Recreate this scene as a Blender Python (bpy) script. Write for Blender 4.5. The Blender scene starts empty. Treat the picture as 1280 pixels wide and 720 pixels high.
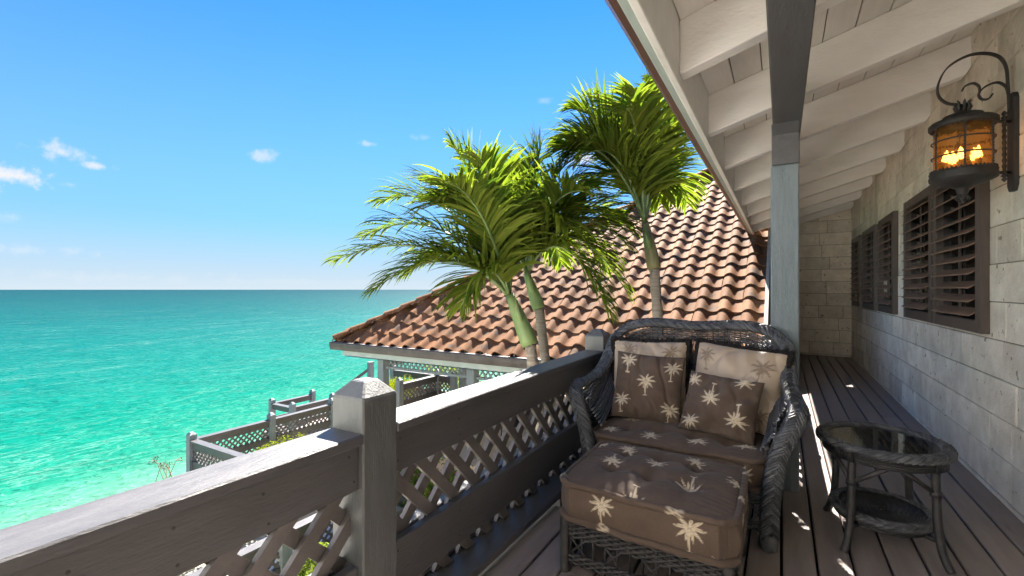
import bpy, bmesh, math, random
from mathutils import Vector, noise
R = random.Random(7)
rad = math.radians
scene = bpy.context.scene
C = scene.collection

# ------------------------------------------------------------------ camera
YAW = rad(30.37)
cam_d = bpy.data.cameras.new('camera'); cam = bpy.data.objects.new('camera', cam_d); C.objects.link(cam)
cam.location = (0, 0, 1.3); cam.rotation_euler = (rad(90), 0, YAW)
cam_d.sensor_width = 36; cam_d.lens = 36 * 575 / 1280; cam_d.shift_y = 2.0 / 1280
cam_d.clip_start = 0.05; cam_d.clip_end = 200000
scene.camera = cam

# ------------------------------------------------------------------ sun, sky, exposure
SUN_T = Vector((0.37, -0.90, -1.0)).normalized()          # the way the light travels
SUN_E = math.asin(-SUN_T.z); SUN_A = math.atan2(-SUN_T.x, -SUN_T.y)
sd = bpy.data.lights.new('sun', 'SUN'); sun = bpy.data.objects.new('sun', sd); C.objects.link(sun)
sd.energy = 5.0; sd.angle = rad(0.5); sd.color = (1.0, 0.93, 0.84)
sun.rotation_euler = SUN_T.to_track_quat('-Z', 'Y').to_euler()
sun.location = (-6, 14, 20)
scene.view_settings.view_transform = 'Standard'; scene.view_settings.look = 'None'
scene.view_settings.gamma = 1; scene.view_settings.use_curve_mapping = False
scene.view_settings.exposure = 2.62
scene.cycles.max_bounces = 14; scene.cycles.diffuse_bounces = 8; scene.cycles.sample_clamp_indirect = 6; scene.cycles.use_denoising = True

W = bpy.data.worlds.new('World'); scene.world = W; W.use_nodes = True
wn = W.node_tree; wn.nodes.clear(); L = wn.links.new
def N(t, **k):
    n = wn.nodes.new(t)
    for a, b in k.items(): setattr(n, a, b)
    return n
sky = N('ShaderNodeTexSky'); sky.sky_type = 'NISHITA'; sky.sun_disc = False
sky.sun_elevation = SUN_E; sky.sun_rotation = SUN_A; sky.altitude = 0; sky.air_density = 1.0; sky.dust_density = 0.0; sky.ozone_density = 3.0
hs = N('ShaderNodeHueSaturation'); hs.inputs['Saturation'].default_value = 1.22; hs.inputs['Value'].default_value = 1.0
L(sky.outputs[0], hs.inputs['Color'])
tint = N('ShaderNodeMix', data_type='RGBA', blend_type='MULTIPLY'); tint.inputs[0].default_value = 1; L(hs.outputs[0], tint.inputs[6]); tint.inputs[7].default_value = (.25, .575, .84, 1)
tc = N('ShaderNodeTexCoord')
# pale sea haze all round the horizon
sz = N('ShaderNodeSeparateXYZ'); L(tc.outputs['Generated'], sz.inputs[0])
def haze_band(src, top, pw, wt, col):
    hz = N('ShaderNodeMapRange'); L(sz.outputs['Z'], hz.inputs[0]); hz.inputs[1].default_value = 0.0; hz.inputs[2].default_value = top; hz.inputs[3].default_value = 1; hz.inputs[4].default_value = 0
    hp = N('ShaderNodeMath', operation='POWER'); L(hz.outputs[0], hp.inputs[0]); hp.inputs[1].default_value = pw
    hw = N('ShaderNodeMath', operation='MULTIPLY'); L(hp.outputs[0], hw.inputs[0]); hw.inputs[1].default_value = wt
    hm = N('ShaderNodeMix', data_type='RGBA'); L(hw.outputs[0], hm.inputs[0]); L(src, hm.inputs[6]); hm.inputs[7].default_value = (*col, 1); return hm.outputs[2]
hazed = haze_band(haze_band(tint.outputs[2], .62, 1.4, 1.0, (1.12, 2.0, 2.95)), .14, 1.5, 1.0, (2.35, 2.75, 3.05))
def cam_dir(px, py):        # a compass direction in the sky
    u = (px - 640) / 575; v = (362 - py) / 575
    return Vector((u * math.cos(YAW) - math.sin(YAW), u * math.sin(YAW) + math.cos(YAW), v)).normalized()
nz = N('ShaderNodeTexNoise'); nz.inputs['Scale'].default_value = 38; nz.inputs['Detail'].default_value = 7; nz.inputs['Roughness'].default_value = 0.62
L(tc.outputs['Generated'], nz.inputs['Vector'])
clouds = [(14, 219, .050, .026, 1.0), (-50, 224, .06, .03, 1.0), (122, 207, .036, .011, .8), (326, 195, .042, .020, .55), (460, 180, .030, .010, .5), (88, 231, .018, .008, .3),
          (20, 311, .16, .014, .35), (140, 347, .30, .016, .22), (530, 172, .03, .01, .25), (680, 126, .022, .009, .25), (12, 271, .03, .012, .25), (350, 352, .35, .010, .15)]
rc = random.Random(3)
for k in range(12):         # the same scattered small clouds all round the sky
    clouds.append((rc.uniform(1500, 4200), rc.uniform(120, 330), rc.uniform(.03, .1), rc.uniform(.01, .03), rc.uniform(.4, 1)))
total = None
for i, (px, py, a, b, s) in enumerate(clouds):
    d = cam_dir(px, py) if px < 1400 else Vector((math.sin(px / 430), math.cos(px / 430), (362 - py) / 600)).normalized()
    sep = N('ShaderNodeVectorMath', operation='SUBTRACT'); L(tc.outputs['Generated'], sep.inputs[0]); sep.inputs[1].default_value = d
    r = Vector((d.y, -d.x, 0)).normalized()
    dx = N('ShaderNodeVectorMath', operation='DOT_PRODUCT'); L(sep.outputs[0], dx.inputs[0]); dx.inputs[1].default_value = r / a
    dz = N('ShaderNodeVectorMath', operation='DOT_PRODUCT'); L(sep.outputs[0], dz.inputs[0]); dz.inputs[1].default_value = (0, 0, 1 / b)
    cmb = N('ShaderNodeCombineXYZ'); L(dx.outputs['Value'], cmb.inputs[0]); L(dz.outputs['Value'], cmb.inputs[1])
    dot = N('ShaderNodeVectorMath', operation='DOT_PRODUCT'); L(sep.outputs[0], dot.inputs[0]); dot.inputs[1].default_value = d * 3   # far side of the sky drops out
    L(dot.outputs['Value'], cmb.inputs[2])
    ln = N('ShaderNodeVectorMath', operation='LENGTH'); L(cmb.outputs[0], ln.inputs[0])
    pw = N('ShaderNodeMath', operation='MULTIPLY_ADD'); L(nz.outputs['Fac'], pw.inputs[0]); pw.inputs[1].default_value = 2.6; pw.inputs[2].default_value = -0.72
    sb = N('ShaderNodeMath', operation='SUBTRACT'); L(pw.outputs[0], sb.inputs[0]); L(ln.outputs['Value'], sb.inputs[1])
    mr = N('ShaderNodeMapRange'); mr.interpolation_type = 'SMOOTHSTEP'; L(sb.outputs[0], mr.inputs[0])
    mr.inputs[1].default_value = -0.15; mr.inputs[2].default_value = 0.75; mr.inputs[3].default_value = 0; mr.inputs[4].default_value = s
    if total is None: total = mr.outputs[0]
    else:
        mx = N('ShaderNodeMath', operation='MAXIMUM'); L(total, mx.inputs[0]); L(mr.outputs[0], mx.inputs[1]); total = mx.outputs[0]
mixc = N('ShaderNodeMix', data_type='RGBA'); L(total, mixc.inputs[0]); L(hazed, mixc.inputs[6]); mixc.inputs[7].default_value = (3.0, 3.05, 3.1, 1)
bg = N('ShaderNodeBackground'); bg.inputs['Strength'].default_value = 0.05; L(mixc.outputs[2], bg.inputs['Color'])
wo = N('ShaderNodeOutputWorld'); L(bg.outputs[0], wo.inputs['Surface'])

# ------------------------------------------------------------------ mesh helpers
class MB:
    def __init__(s): s.v = []; s.f = []; s.a = []
    def add(s, vs, fs, a=None):
        n = len(s.v); s.v.extend(tuple(p) for p in vs); s.f.extend(tuple(i + n for i in f) for f in fs)
        if a is not None: s.a.extend(a)
        return s
    def box(s, x0, x1, y0, y1, z0, z1):
        return s.add([(x0,y0,z0),(x1,y0,z0),(x1,y1,z0),(x0,y1,z0),(x0,y0,z1),(x1,y0,z1),(x1,y1,z1),(x0,y1,z1)],
              [(3,2,1,0),(4,5,6,7),(0,1,5,4),(1,2,6,5),(2,3,7,6),(3,0,4,7)])
    def bar(s, p, q, w, h, up=(0,0,1)):
        p = Vector(p); q = Vector(q); t = (q - p).normalized(); a = t.cross(Vector(up))
        if a.length < 1e-4: a = t.cross(Vector((0,1,0)))
        a = a.normalized() * w / 2; b = t.cross(a).normalized() * h / 2
        vs = [o + sa * a + sb * b for o in (p, q) for sa, sb in ((-1,-1),(1,-1),(1,1),(-1,1))]
        return s.add(vs, [(0,1,2,3),(7,6,5,4),(0,4,5,1),(1,5,6,2),(2,6,7,3),(3,7,4,0)])
    def tube(s, pts, r, n=6, closed=False, cap=True):
        pts = [Vector(p) for p in pts]; m = len(pts)
        rr = r if isinstance(r, (list, tuple)) else [r] * m
        base = len(s.v); ref = None
        for i, p in enumerate(pts):
            if closed: t = pts[(i + 1) % m] - pts[i - 1]
            else: t = pts[min(i + 1, m - 1)] - pts[max(i - 1, 0)]
            t = t.normalized() if t.length > 1e-9 else Vector((0,0,1))
            if ref is None: ref = Vector((0,0,1)) if abs(t.z) < .9 else Vector((1,0,0))
            a = ref - t * ref.dot(t)
            if a.length < 1e-5: a = t.orthogonal()
            a.normalize(); ref = a; b = t.cross(a)
            for k in range(n):
                an = 2 * math.pi * k / n
                s.v.append(tuple(p + (a * math.cos(an) + b * math.sin(an)) * rr[i]))
        for i in range(m if closed else m - 1):
            j = (i + 1) % m
            for k in range(n):
                k2 = (k + 1) % n
                s.f.append((base + i*n + k, base + i*n + k2, base + j*n + k2, base + j*n + k))
        if cap and not closed:
            s.f.append(tuple(base + k for k in range(n))[::-1]); s.f.append(tuple(base + (m-1)*n + k for k in range(n)))
        return s
    def lathe(s, c, prof, n=20, a0=0.0):
        base = len(s.v); c = Vector(c)
        for r, z in prof:
            for k in range(n):
                an = a0 + 2 * math.pi * k / n
                s.v.append((c.x + r * math.cos(an), c.y + r * math.sin(an), c.z + z))
        for i in range(len(prof) - 1):
            for k in range(n):
                k2 = (k + 1) % n
                s.f.append((base + i*n + k, base + i*n + k2, base + (i+1)*n + k2, base + (i+1)*n + k))
        return s
    def grid(s, fn, nu, nv, attr=None, flip=False):
        base = len(s.v)
        for j in range(nv + 1):
            for i in range(nu + 1):
                u, v = i / nu, j / nv
                s.v.append(tuple(fn(u, v)))
                if attr: s.a.append(attr(u, v))
        for j in range(nv):
            for i in range(nu):
                a = base + j * (nu + 1) + i
                f = (a, a + 1, a + nu + 2, a + nu + 1)
                s.f.append(f[::-1] if flip else f)
        return s
    def build(s, name, m, parent=None, smooth=False, bevel=0):
        me = bpy.data.meshes.new(name)
        o = (0, 0, 0)
        p = parent
        while p is not None: o = (o[0] + p.location.x, o[1] + p.location.y, o[2] + p.location.z); p = p.parent
        me.from_pydata([(x - o[0], y - o[1], z - o[2]) for x, y, z in s.v], [], s.f)
        if s.a:
            at = me.attributes.new('print', 'FLOAT', 'POINT'); at.data.foreach_set('value', s.a)
        if smooth: me.polygons.foreach_set('use_smooth', [True] * len(me.polygons))
        me.update()
        if bevel:
            bm = bmesh.new(); bm.from_mesh(me)
            bmesh.ops.recalc_face_normals(bm, faces=bm.faces)
            bmesh.ops.bevel(bm, geom=[e for e in bm.edges if len(e.link_faces) == 2 and e.calc_face_angle(0) > .5], offset=bevel, segments=1, affect='EDGES', clamp_overlap=True)
            bm.to_mesh(me); bm.free()
        ob = bpy.data.objects.new(name, me); C.objects.link(ob)
        if m is not None: me.materials.append(m)
        if parent is not None: ob.parent = parent
        return ob
def tag(o, label=None, cat=None, group=None, kind=None):
    if label: o['label'] = label
    if cat: o['category'] = cat
    if group: o['group'] = group
    if kind: o['kind'] = kind
    return o
def thing(name, label, cat, loc=(0,0,0), group=None):
    o = bpy.data.objects.new(name, None); C.objects.link(o); o.location = loc; o.empty_display_size = .1
    return tag(o, label, cat, group)
def box(name, m, parent, x0, x1, y0, y1, z0, z1, bevel=0.004):
    return MB().box(x0,x1,y0,y1,z0,z1).build(name, m, parent, bevel=bevel)
def piece(name, mesh, parent, loc, scale=(1,1,1), rot=(0,0,0)):      # a copy that shares its mesh
    ob = bpy.data.objects.new(name, mesh); C.objects.link(ob); ob.parent = parent
    ob.location = Vector(loc) - parent.location; ob.scale = scale; ob.rotation_euler = rot
    return ob
def crom(pts, n):           # Catmull-Rom through control tuples of any length
    out = []; m = len(pts)
    for i in range(m - 1):
        p0, p1, p2, p3 = pts[max(i-1,0)], pts[i], pts[i+1], pts[min(i+2,m-1)]
        for k in range(n):
            t = k / n
            out.append(tuple(.5*((2*b)+(-a+c)*t+(2*a-5*b+4*c-d)*t*t+(-a+3*b-3*c+d)*t**3) for a,b,c,d in zip(p0,p1,p2,p3)))
    out.append(tuple(pts[-1])); return out
def resample(pts, step):
    out = [pts[0]]; acc = 0.0
    for a, b in zip(pts, pts[1:]):
        d = (Vector(b[:3]) - Vector(a[:3])).length
        while acc + d >= step:
            t = (step - acc) / d
            a = tuple(x + (y - x) * t for x, y in zip(a, b)); out.append(a)
            d = (Vector(b[:3]) - Vector(a[:3])).length; acc = 0.0
        acc += d
    return out

# ------------------------------------------------------------------ materials
def mat(name, c1, c2=None, rough=.6, scale=4.0, stretch=(1,1,1), bump=.0, bscale=None, spec=.5, var=0.0, detail=6, speck=None, coat=0.0, metal=0.0, bdist=.01, coords='pos', stain=None, island=0.0):
    m = bpy.data.materials.new(name); m.use_nodes = True; nt = m.node_tree; nt.nodes.clear(); l = nt.links.new
    out = nt.nodes.new('ShaderNodeOutputMaterial'); b = nt.nodes.new('ShaderNodeBsdfPrincipled'); l(b.outputs[0], out.inputs[0])
    b.inputs['Roughness'].default_value = rough; b.inputs['Specular IOR Level'].default_value = spec; b.inputs['Metallic'].default_value = metal
    b.inputs['Coat Weight'].default_value = coat
    if coords == 'pos': src = nt.nodes.new('ShaderNodeNewGeometry').outputs['Position']
    else: src = nt.nodes.new('ShaderNodeTexCoord').outputs['Object']
    mp = nt.nodes.new('ShaderNodeMapping'); l(src, mp.inputs[0]); mp.inputs['Scale'].default_value = stretch
    n1 = nt.nodes.new('ShaderNodeTexNoise'); l(mp.outputs[0], n1.inputs['Vector']); n1.inputs['Scale'].default_value = scale; n1.inputs['Detail'].default_value = detail; n1.inputs['Roughness'].default_value = .6
    rp = nt.nodes.new('ShaderNodeValToRGB'); l(n1.outputs['Fac'], rp.inputs[0])
    rp.color_ramp.elements[0].position = .32; rp.color_ramp.elements[1].position = .68
    rp.color_ramp.elements[0].color = (*c1, 1); rp.color_ramp.elements[1].color = (*(c2 or c1), 1)
    col = rp.outputs[0]
    if speck:                # (colour, scale, threshold) small marks with a shape of their own
        n2 = nt.nodes.new('ShaderNodeTexNoise'); l(mp.outputs[0], n2.inputs['Vector']); n2.inputs['Scale'].default_value = speck[1]; n2.inputs['Detail'].default_value = 3
        r2 = nt.nodes.new('ShaderNodeMapRange'); l(n2.outputs['Fac'], r2.inputs[0]); r2.inputs[1].default_value = speck[2]; r2.inputs[2].default_value = speck[2] + .06
        mx = nt.nodes.new('ShaderNodeMix'); mx.data_type = 'RGBA'; l(r2.outputs[0], mx.inputs[0]); l(col, mx.inputs[6]); mx.inputs[7].default_value = (*speck[0], 1); col = mx.outputs[2]
    if stain:                # broad weather stains
        n4 = nt.nodes.new('ShaderNodeTexNoise'); m4 = nt.nodes.new('ShaderNodeMapping'); l(src, m4.inputs[0]); m4.inputs['Scale'].default_value = (1.6, 1.6, .7); l(m4.outputs[0], n4.inputs['Vector']); n4.inputs['Scale'].default_value = stain[1]; n4.inputs['Detail'].default_value = 9; n4.inputs['Roughness'].default_value = .68
        r4 = nt.nodes.new('ShaderNodeMapRange'); l(n4.outputs['Fac'], r4.inputs[0]); r4.inputs[1].default_value = stain[2]; r4.inputs[2].default_value = stain[2] + .22; r4.inputs[4].default_value = .55
        x4 = nt.nodes.new('ShaderNodeMix'); x4.data_type = 'RGBA'; l(r4.outputs[0], x4.inputs[0]); l(col, x4.inputs[6]); x4.inputs[7].default_value = (*stain[0], 1); col = x4.outputs[2]
    if var:
        oi = nt.nodes.new('ShaderNodeObjectInfo'); mr = nt.nodes.new('ShaderNodeMapRange'); l(oi.outputs['Random'], mr.inputs[0]); mr.inputs[3].default_value = 1 - var; mr.inputs[4].default_value = 1 + var
        h = nt.nodes.new('ShaderNodeHueSaturation'); l(mr.outputs[0], h.inputs['Value']); l(col, h.inputs['Color']); col = h.outputs[0]
    if island:               # every strand a tone of its own
        gi = nt.nodes.new('ShaderNodeNewGeometry'); mi = nt.nodes.new('ShaderNodeMapRange'); l(gi.outputs['Random Per Island'], mi.inputs[0]); mi.inputs[3].default_value = 1 - island; mi.inputs[4].default_value = 1 + island
        hi = nt.nodes.new('ShaderNodeHueSaturation'); l(mi.outputs[0], hi.inputs['Value']); l(col, hi.inputs['Color']); col = hi.outputs[0]
    l(col, b.inputs['Base Color'])
    if bump:
        n3 = nt.nodes.new('ShaderNodeTexNoise'); l(mp.outputs[0], n3.inputs['Vector']); n3.inputs['Scale'].default_value = bscale or scale * 4; n3.inputs['Detail'].default_value = 8; n3.inputs['Roughness'].default_value = .65
        bp = nt.nodes.new('ShaderNodeBump'); l(n3.outputs['Fac'], bp.inputs['Height']); bp.inputs['Strength'].default_value = bump; bp.inputs['Distance'].default_value = bdist; l(bp.outputs[0], b.inputs['Normal'])
        rm = nt.nodes.new('ShaderNodeMapRange'); l(n1.outputs['Fac'], rm.inputs[0]); rm.inputs[3].default_value = max(rough - .1, .05); rm.inputs[4].default_value = min(rough + .12, 1); l(rm.outputs[0], b.inputs['Roughness'])
    m['bsdf'] = b.name
    return m
GREY = dict(rough=.42, bump=.35, bscale=22, spec=.5)
M = {}
M['rail_y'] = mat('grey_paint_along', (.060,.059,.061), (.084,.082,.084), scale=5, stretch=(6,1,6), speck=((.03,.028,.026), 3.5, .74), **GREY)
M['rail_x'] = mat('grey_paint_across', (.060,.059,.061), (.084,.082,.084), scale=5, stretch=(1,6,6), **GREY)
M['rail_z'] = mat('grey_paint_upright', (.072,.076,.075), (.10,.106,.104), scale=5, stretch=(6,6,1), **GREY)
M['slat'] = mat('grey_paint_slats', (.095,.086,.083), (.135,.124,.12), scale=7, var=.12, **GREY)
M['post'] = mat('grey_paint_post', (.165,.20,.21), (.225,.265,.28), scale=5, stretch=(8,8,.8), rough=.5, bump=.7, bscale=26, bdist=.02)
M['beam'] = mat('grey_paint_beam', (.075,.075,.078), (.105,.105,.108), scale=4, stretch=(6,1,6), rough=.5, bump=.4)
M['deck'] = mat('deck_paint', (.20,.165,.15), (.28,.235,.215), scale=3.0, stretch=(7,.8,1), rough=.45, bump=.3, bscale=14, var=.13, speck=((.16,.13,.115), 2.2, .72))
M['dark'] = mat('dark_underlay', (.02,.018,.017), (.03,.028,.026), rough=.8)
M['white'] = mat('cream_paint', (.77,.75,.71), (.86,.84,.80), scale=2.5, rough=.55, bump=.35, bscale=30, stretch=(1,3,3), speck=((.45,.42,.38), 5, .76))
M['soffit'] = mat('cream_soffit', (.71,.68,.635), (.81,.78,.735), scale=2.2, stretch=(5,.7,1), rough=.6, bump=.35, bscale=18, var=.07, speck=((.46,.42,.38), 4, .74))
M['mint'] = mat('pale_mint_paint', (.34,.40,.37), (.42,.48,.45), scale=4, rough=.6, bump=.2)
M['gutter'] = mat('brown_gutter', (.10,.055,.042), (.15,.085,.065), scale=3, stretch=(1,.5,1), rough=.4, bump=.1)
M['gutter2'] = mat('dull_brown_gutter', (.07,.058,.052), (.12,.10,.09), scale=5, rough=.5, bump=.2)
M['stone'] = mat('coral_stone', (.63,.565,.46), (.83,.765,.65), scale=5.5, rough=.85, bump=1.0, bscale=28, var=.15, spec=.2, speck=((.30,.25,.18), 17, .66), bdist=.016, stain=((.40,.33,.23), 1.3, .54))
M['mortar'] = mat('mortar', (.15,.125,.09), (.24,.205,.155), scale=9, rough=.95)
M['stucco'] = mat('pale_stucco', (.36,.34,.31), (.46,.44,.40), scale=6, rough=.9, bump=.5, bscale=60)
M['cream_stucco'] = mat('cream_stucco', (.80,.79,.76), (.86,.85,.82), scale=3, rough=.9, bump=.4, bscale=60)
M['shutter'] = mat('dark_shutter_paint', (.060,.046,.038), (.092,.072,.058), scale=4, stretch=(4,4,1), rough=.4, bump=.2)
M['louvre'] = mat('brown_louvre', (.17,.10,.066), (.24,.15,.10), scale=5, stretch=(3,.7,3), rough=.5, bump=.2)
M['iron'] = mat('black_iron', (.012,.012,.012), (.03,.027,.024), scale=14, rough=.5, bump=.5, bscale=60)
M['wicker'] = mat('charcoal_wicker', (.032,.034,.038), (.092,.095,.10), scale=26, rough=.45, bump=.5, bscale=120, spec=.6, island=.6)
M['wickerb'] = mat('black_wicker', (.010,.0095,.0095), (.034,.032,.031), scale=30, rough=.42, bump=.5, bscale=120, spec=.6, island=.6)
M['fringe'] = mat('black_fringe', (.008,.007,.007), (.018,.016,.015), scale=40, rough=.9, spec=.2)
M['trunk'] = mat('palm_trunk', (.17,.145,.115), (.30,.265,.22), scale=3, stretch=(1,1,16), rough=.9, bump=.8, bscale=8, coords='pos')
M['shaft'] = mat('palm_crownshaft', (.12,.19,.055), (.21,.29,.11), scale=3, stretch=(3,3,.8), rough=.45, bump=.15, speck=((.34,.30,.14), 3, .66))
M['concrete'] = mat('pale_concrete', (.46,.42,.36), (.60,.56,.49), scale=2, rough=.9, bump=.6, bscale=40)
M['tanpave'] = mat('tan_paving', (.42,.30,.20), (.52,.40,.28), scale=3, rough=.9, bump=.4, bscale=40)
M['olive'] = mat('olive_crownshaft', (.13,.13,.05), (.24,.22,.10), scale=3, stretch=(3,3,.8), rough=.5, bump=.3, speck=((.20,.13,.07), 4, .58))
M['twig'] = mat('dry_twig', (.12,.09,.06), (.2,.16,.1), rough=.9)

def m_tile():
    m = mat('terracotta_tile', (.152,.072,.035), (.220,.116,.061), scale=6, rough=.75, bump=.5, bscale=40, var=.26, spec=.05, speck=((.11,.075,.055), 4.5, .60), stain=((.12,.085,.06), .8, .56))
    return m
M['tile'] = m_tile()
def m_leaf(name, c1, c2, tr=.45, scale=3, trans=(1.3,1.5,.55), dry=None):
    m = bpy.data.materials.new(name); m.use_nodes = True; nt = m.node_tree; nt.nodes.clear(); l = nt.links.new
    out = nt.nodes.new('ShaderNodeOutputMaterial'); g = nt.nodes.new('ShaderNodeNewGeometry')
    n1 = nt.nodes.new('ShaderNodeTexNoise'); l(g.outputs['Position'], n1.inputs['Vector']); n1.inputs['Scale'].default_value = scale; n1.inputs['Detail'].default_value = 3
    ad = nt.nodes.new('ShaderNodeMath'); ad.operation = 'MULTIPLY_ADD'; l(g.outputs['Random Per Island'], ad.inputs[0]); ad.inputs[1].default_value = .5; 
    sc = nt.nodes.new('ShaderNodeMath'); sc.operation = 'MULTIPLY'; l(n1.outputs['Fac'], sc.inputs[0]); sc.inputs[1].default_value = .6; l(sc.outputs[0], ad.inputs[2])
    rp = nt.nodes.new('ShaderNodeValToRGB'); l(ad.outputs[0], rp.inputs[0]); rp.color_ramp.elements[0].position = .2; rp.color_ramp.elements[1].position = .8
    rp.color_ramp.elements[0].color = (*c1, 1); rp.color_ramp.elements[1].color = (*c2, 1)
    if dry:                  # the odd dead leaflet
        e = rp.color_ramp.elements.new(.97); e.color = (*c2, 1); e = rp.color_ramp.elements.new(.99); e.color = (*dry, 1); rp.color_ramp.elements[1].position = .72
    b = nt.nodes.new('ShaderNodeBsdfPrincipled'); l(rp.outputs[0], b.inputs['Base Color']); b.inputs['Roughness'].default_value = .58; b.inputs['Specular IOR Level'].default_value = 0.0
    t = nt.nodes.new('ShaderNodeBsdfTranslucent'); mu = nt.nodes.new('ShaderNodeMix'); mu.data_type = 'RGBA'; mu.blend_type = 'MULTIPLY'; mu.inputs[0].default_value = 1
    l(rp.outputs[0], mu.inputs[6]); mu.inputs[7].default_value = (*trans, 1); l(mu.outputs[2], t.inputs[0])
    mx = nt.nodes.new('ShaderNodeMixShader'); mx.inputs[0].default_value = tr; l(b.outputs[0], mx.inputs[1]); l(t.outputs[0], mx.inputs[2]); l(mx.outputs[0], out.inputs[0])
    return m
M['frond'] = m_leaf('palm_leaflets', (.04,.09,.013), (.20,.235,.038), .5, dry=(.13,.09,.045), trans=(1.05,1.2,.42))
M['hedge'] = m_leaf('hedge_leaves', (.10,.15,.012), (.30,.30,.03), .35)
M['bush'] = m_leaf('garden_leaves', (.06,.11,.02), (.22,.26,.05), .35)
M['flower'] = m_leaf('magenta_flowers', (.35,.03,.22), (.5,.08,.35), .3, trans=(1.2,.9,1.2))
def m_print(name, base1, base2, ink, rough=.85, sheen=.08, fine=420):
    m = bpy.data.materials.new(name); m.use_nodes = True; nt = m.node_tree; nt.nodes.clear(); l = nt.links.new
    out = nt.nodes.new('ShaderNodeOutputMaterial'); b = nt.nodes.new('ShaderNodeBsdfPrincipled'); l(b.outputs[0], out.inputs[0])
    b.inputs['Roughness'].default_value = rough; b.inputs['Sheen Weight'].default_value = sheen; b.inputs['Specular IOR Level'].default_value = .3
    g = nt.nodes.new('ShaderNodeNewGeometry')
    n1 = nt.nodes.new('ShaderNodeTexNoise'); l(g.outputs['Position'], n1.inputs['Vector']); n1.inputs['Scale'].default_value = fine; n1.inputs['Detail'].default_value = 2
    n0 = nt.nodes.new('ShaderNodeTexNoise'); l(g.outputs['Position'], n0.inputs['Vector']); n0.inputs['Scale'].default_value = 9
    av = nt.nodes.new('ShaderNodeMix'); l(n1.outputs['Fac'], av.inputs[2]); l(n0.outputs['Fac'], av.inputs[3]); av.inputs[0].default_value = .35
    rp = nt.nodes.new('ShaderNodeValToRGB'); l(av.outputs[0], rp.inputs[0]); rp.color_ramp.elements[0].position = .35; rp.color_ramp.elements[1].position = .65
    rp.color_ramp.elements[0].color = (*base1, 1); rp.color_ramp.elements[1].color = (*base2, 1)
    a = nt.nodes.new('ShaderNodeAttribute'); a.attribute_name = 'print'
    mx = nt.nodes.new('ShaderNodeMix'); mx.data_type = 'RGBA'; l(a.outputs['Fac'], mx.inputs[0]); l(rp.outputs[0], mx.inputs[6]); mx.inputs[7].default_value = (*ink, 1); l(mx.outputs[2], b.inputs['Base Color'])
    bp = nt.nodes.new('ShaderNodeBump'); bp.inputs['Strength'].default_value = .25; bp.inputs['Distance'].default_value = .002; l(n1.outputs['Fac'], bp.inputs['Height']); l(bp.outputs[0], b.inputs['Normal'])
    return m
M['brown'] = m_print('brown_palm_print', (.064,.043,.030), (.106,.074,.053), (.50,.42,.30))
M['beige'] = m_print('beige_palm_print', (.33,.26,.19), (.41,.33,.245), (.19,.14,.095), rough=.5)

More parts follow.
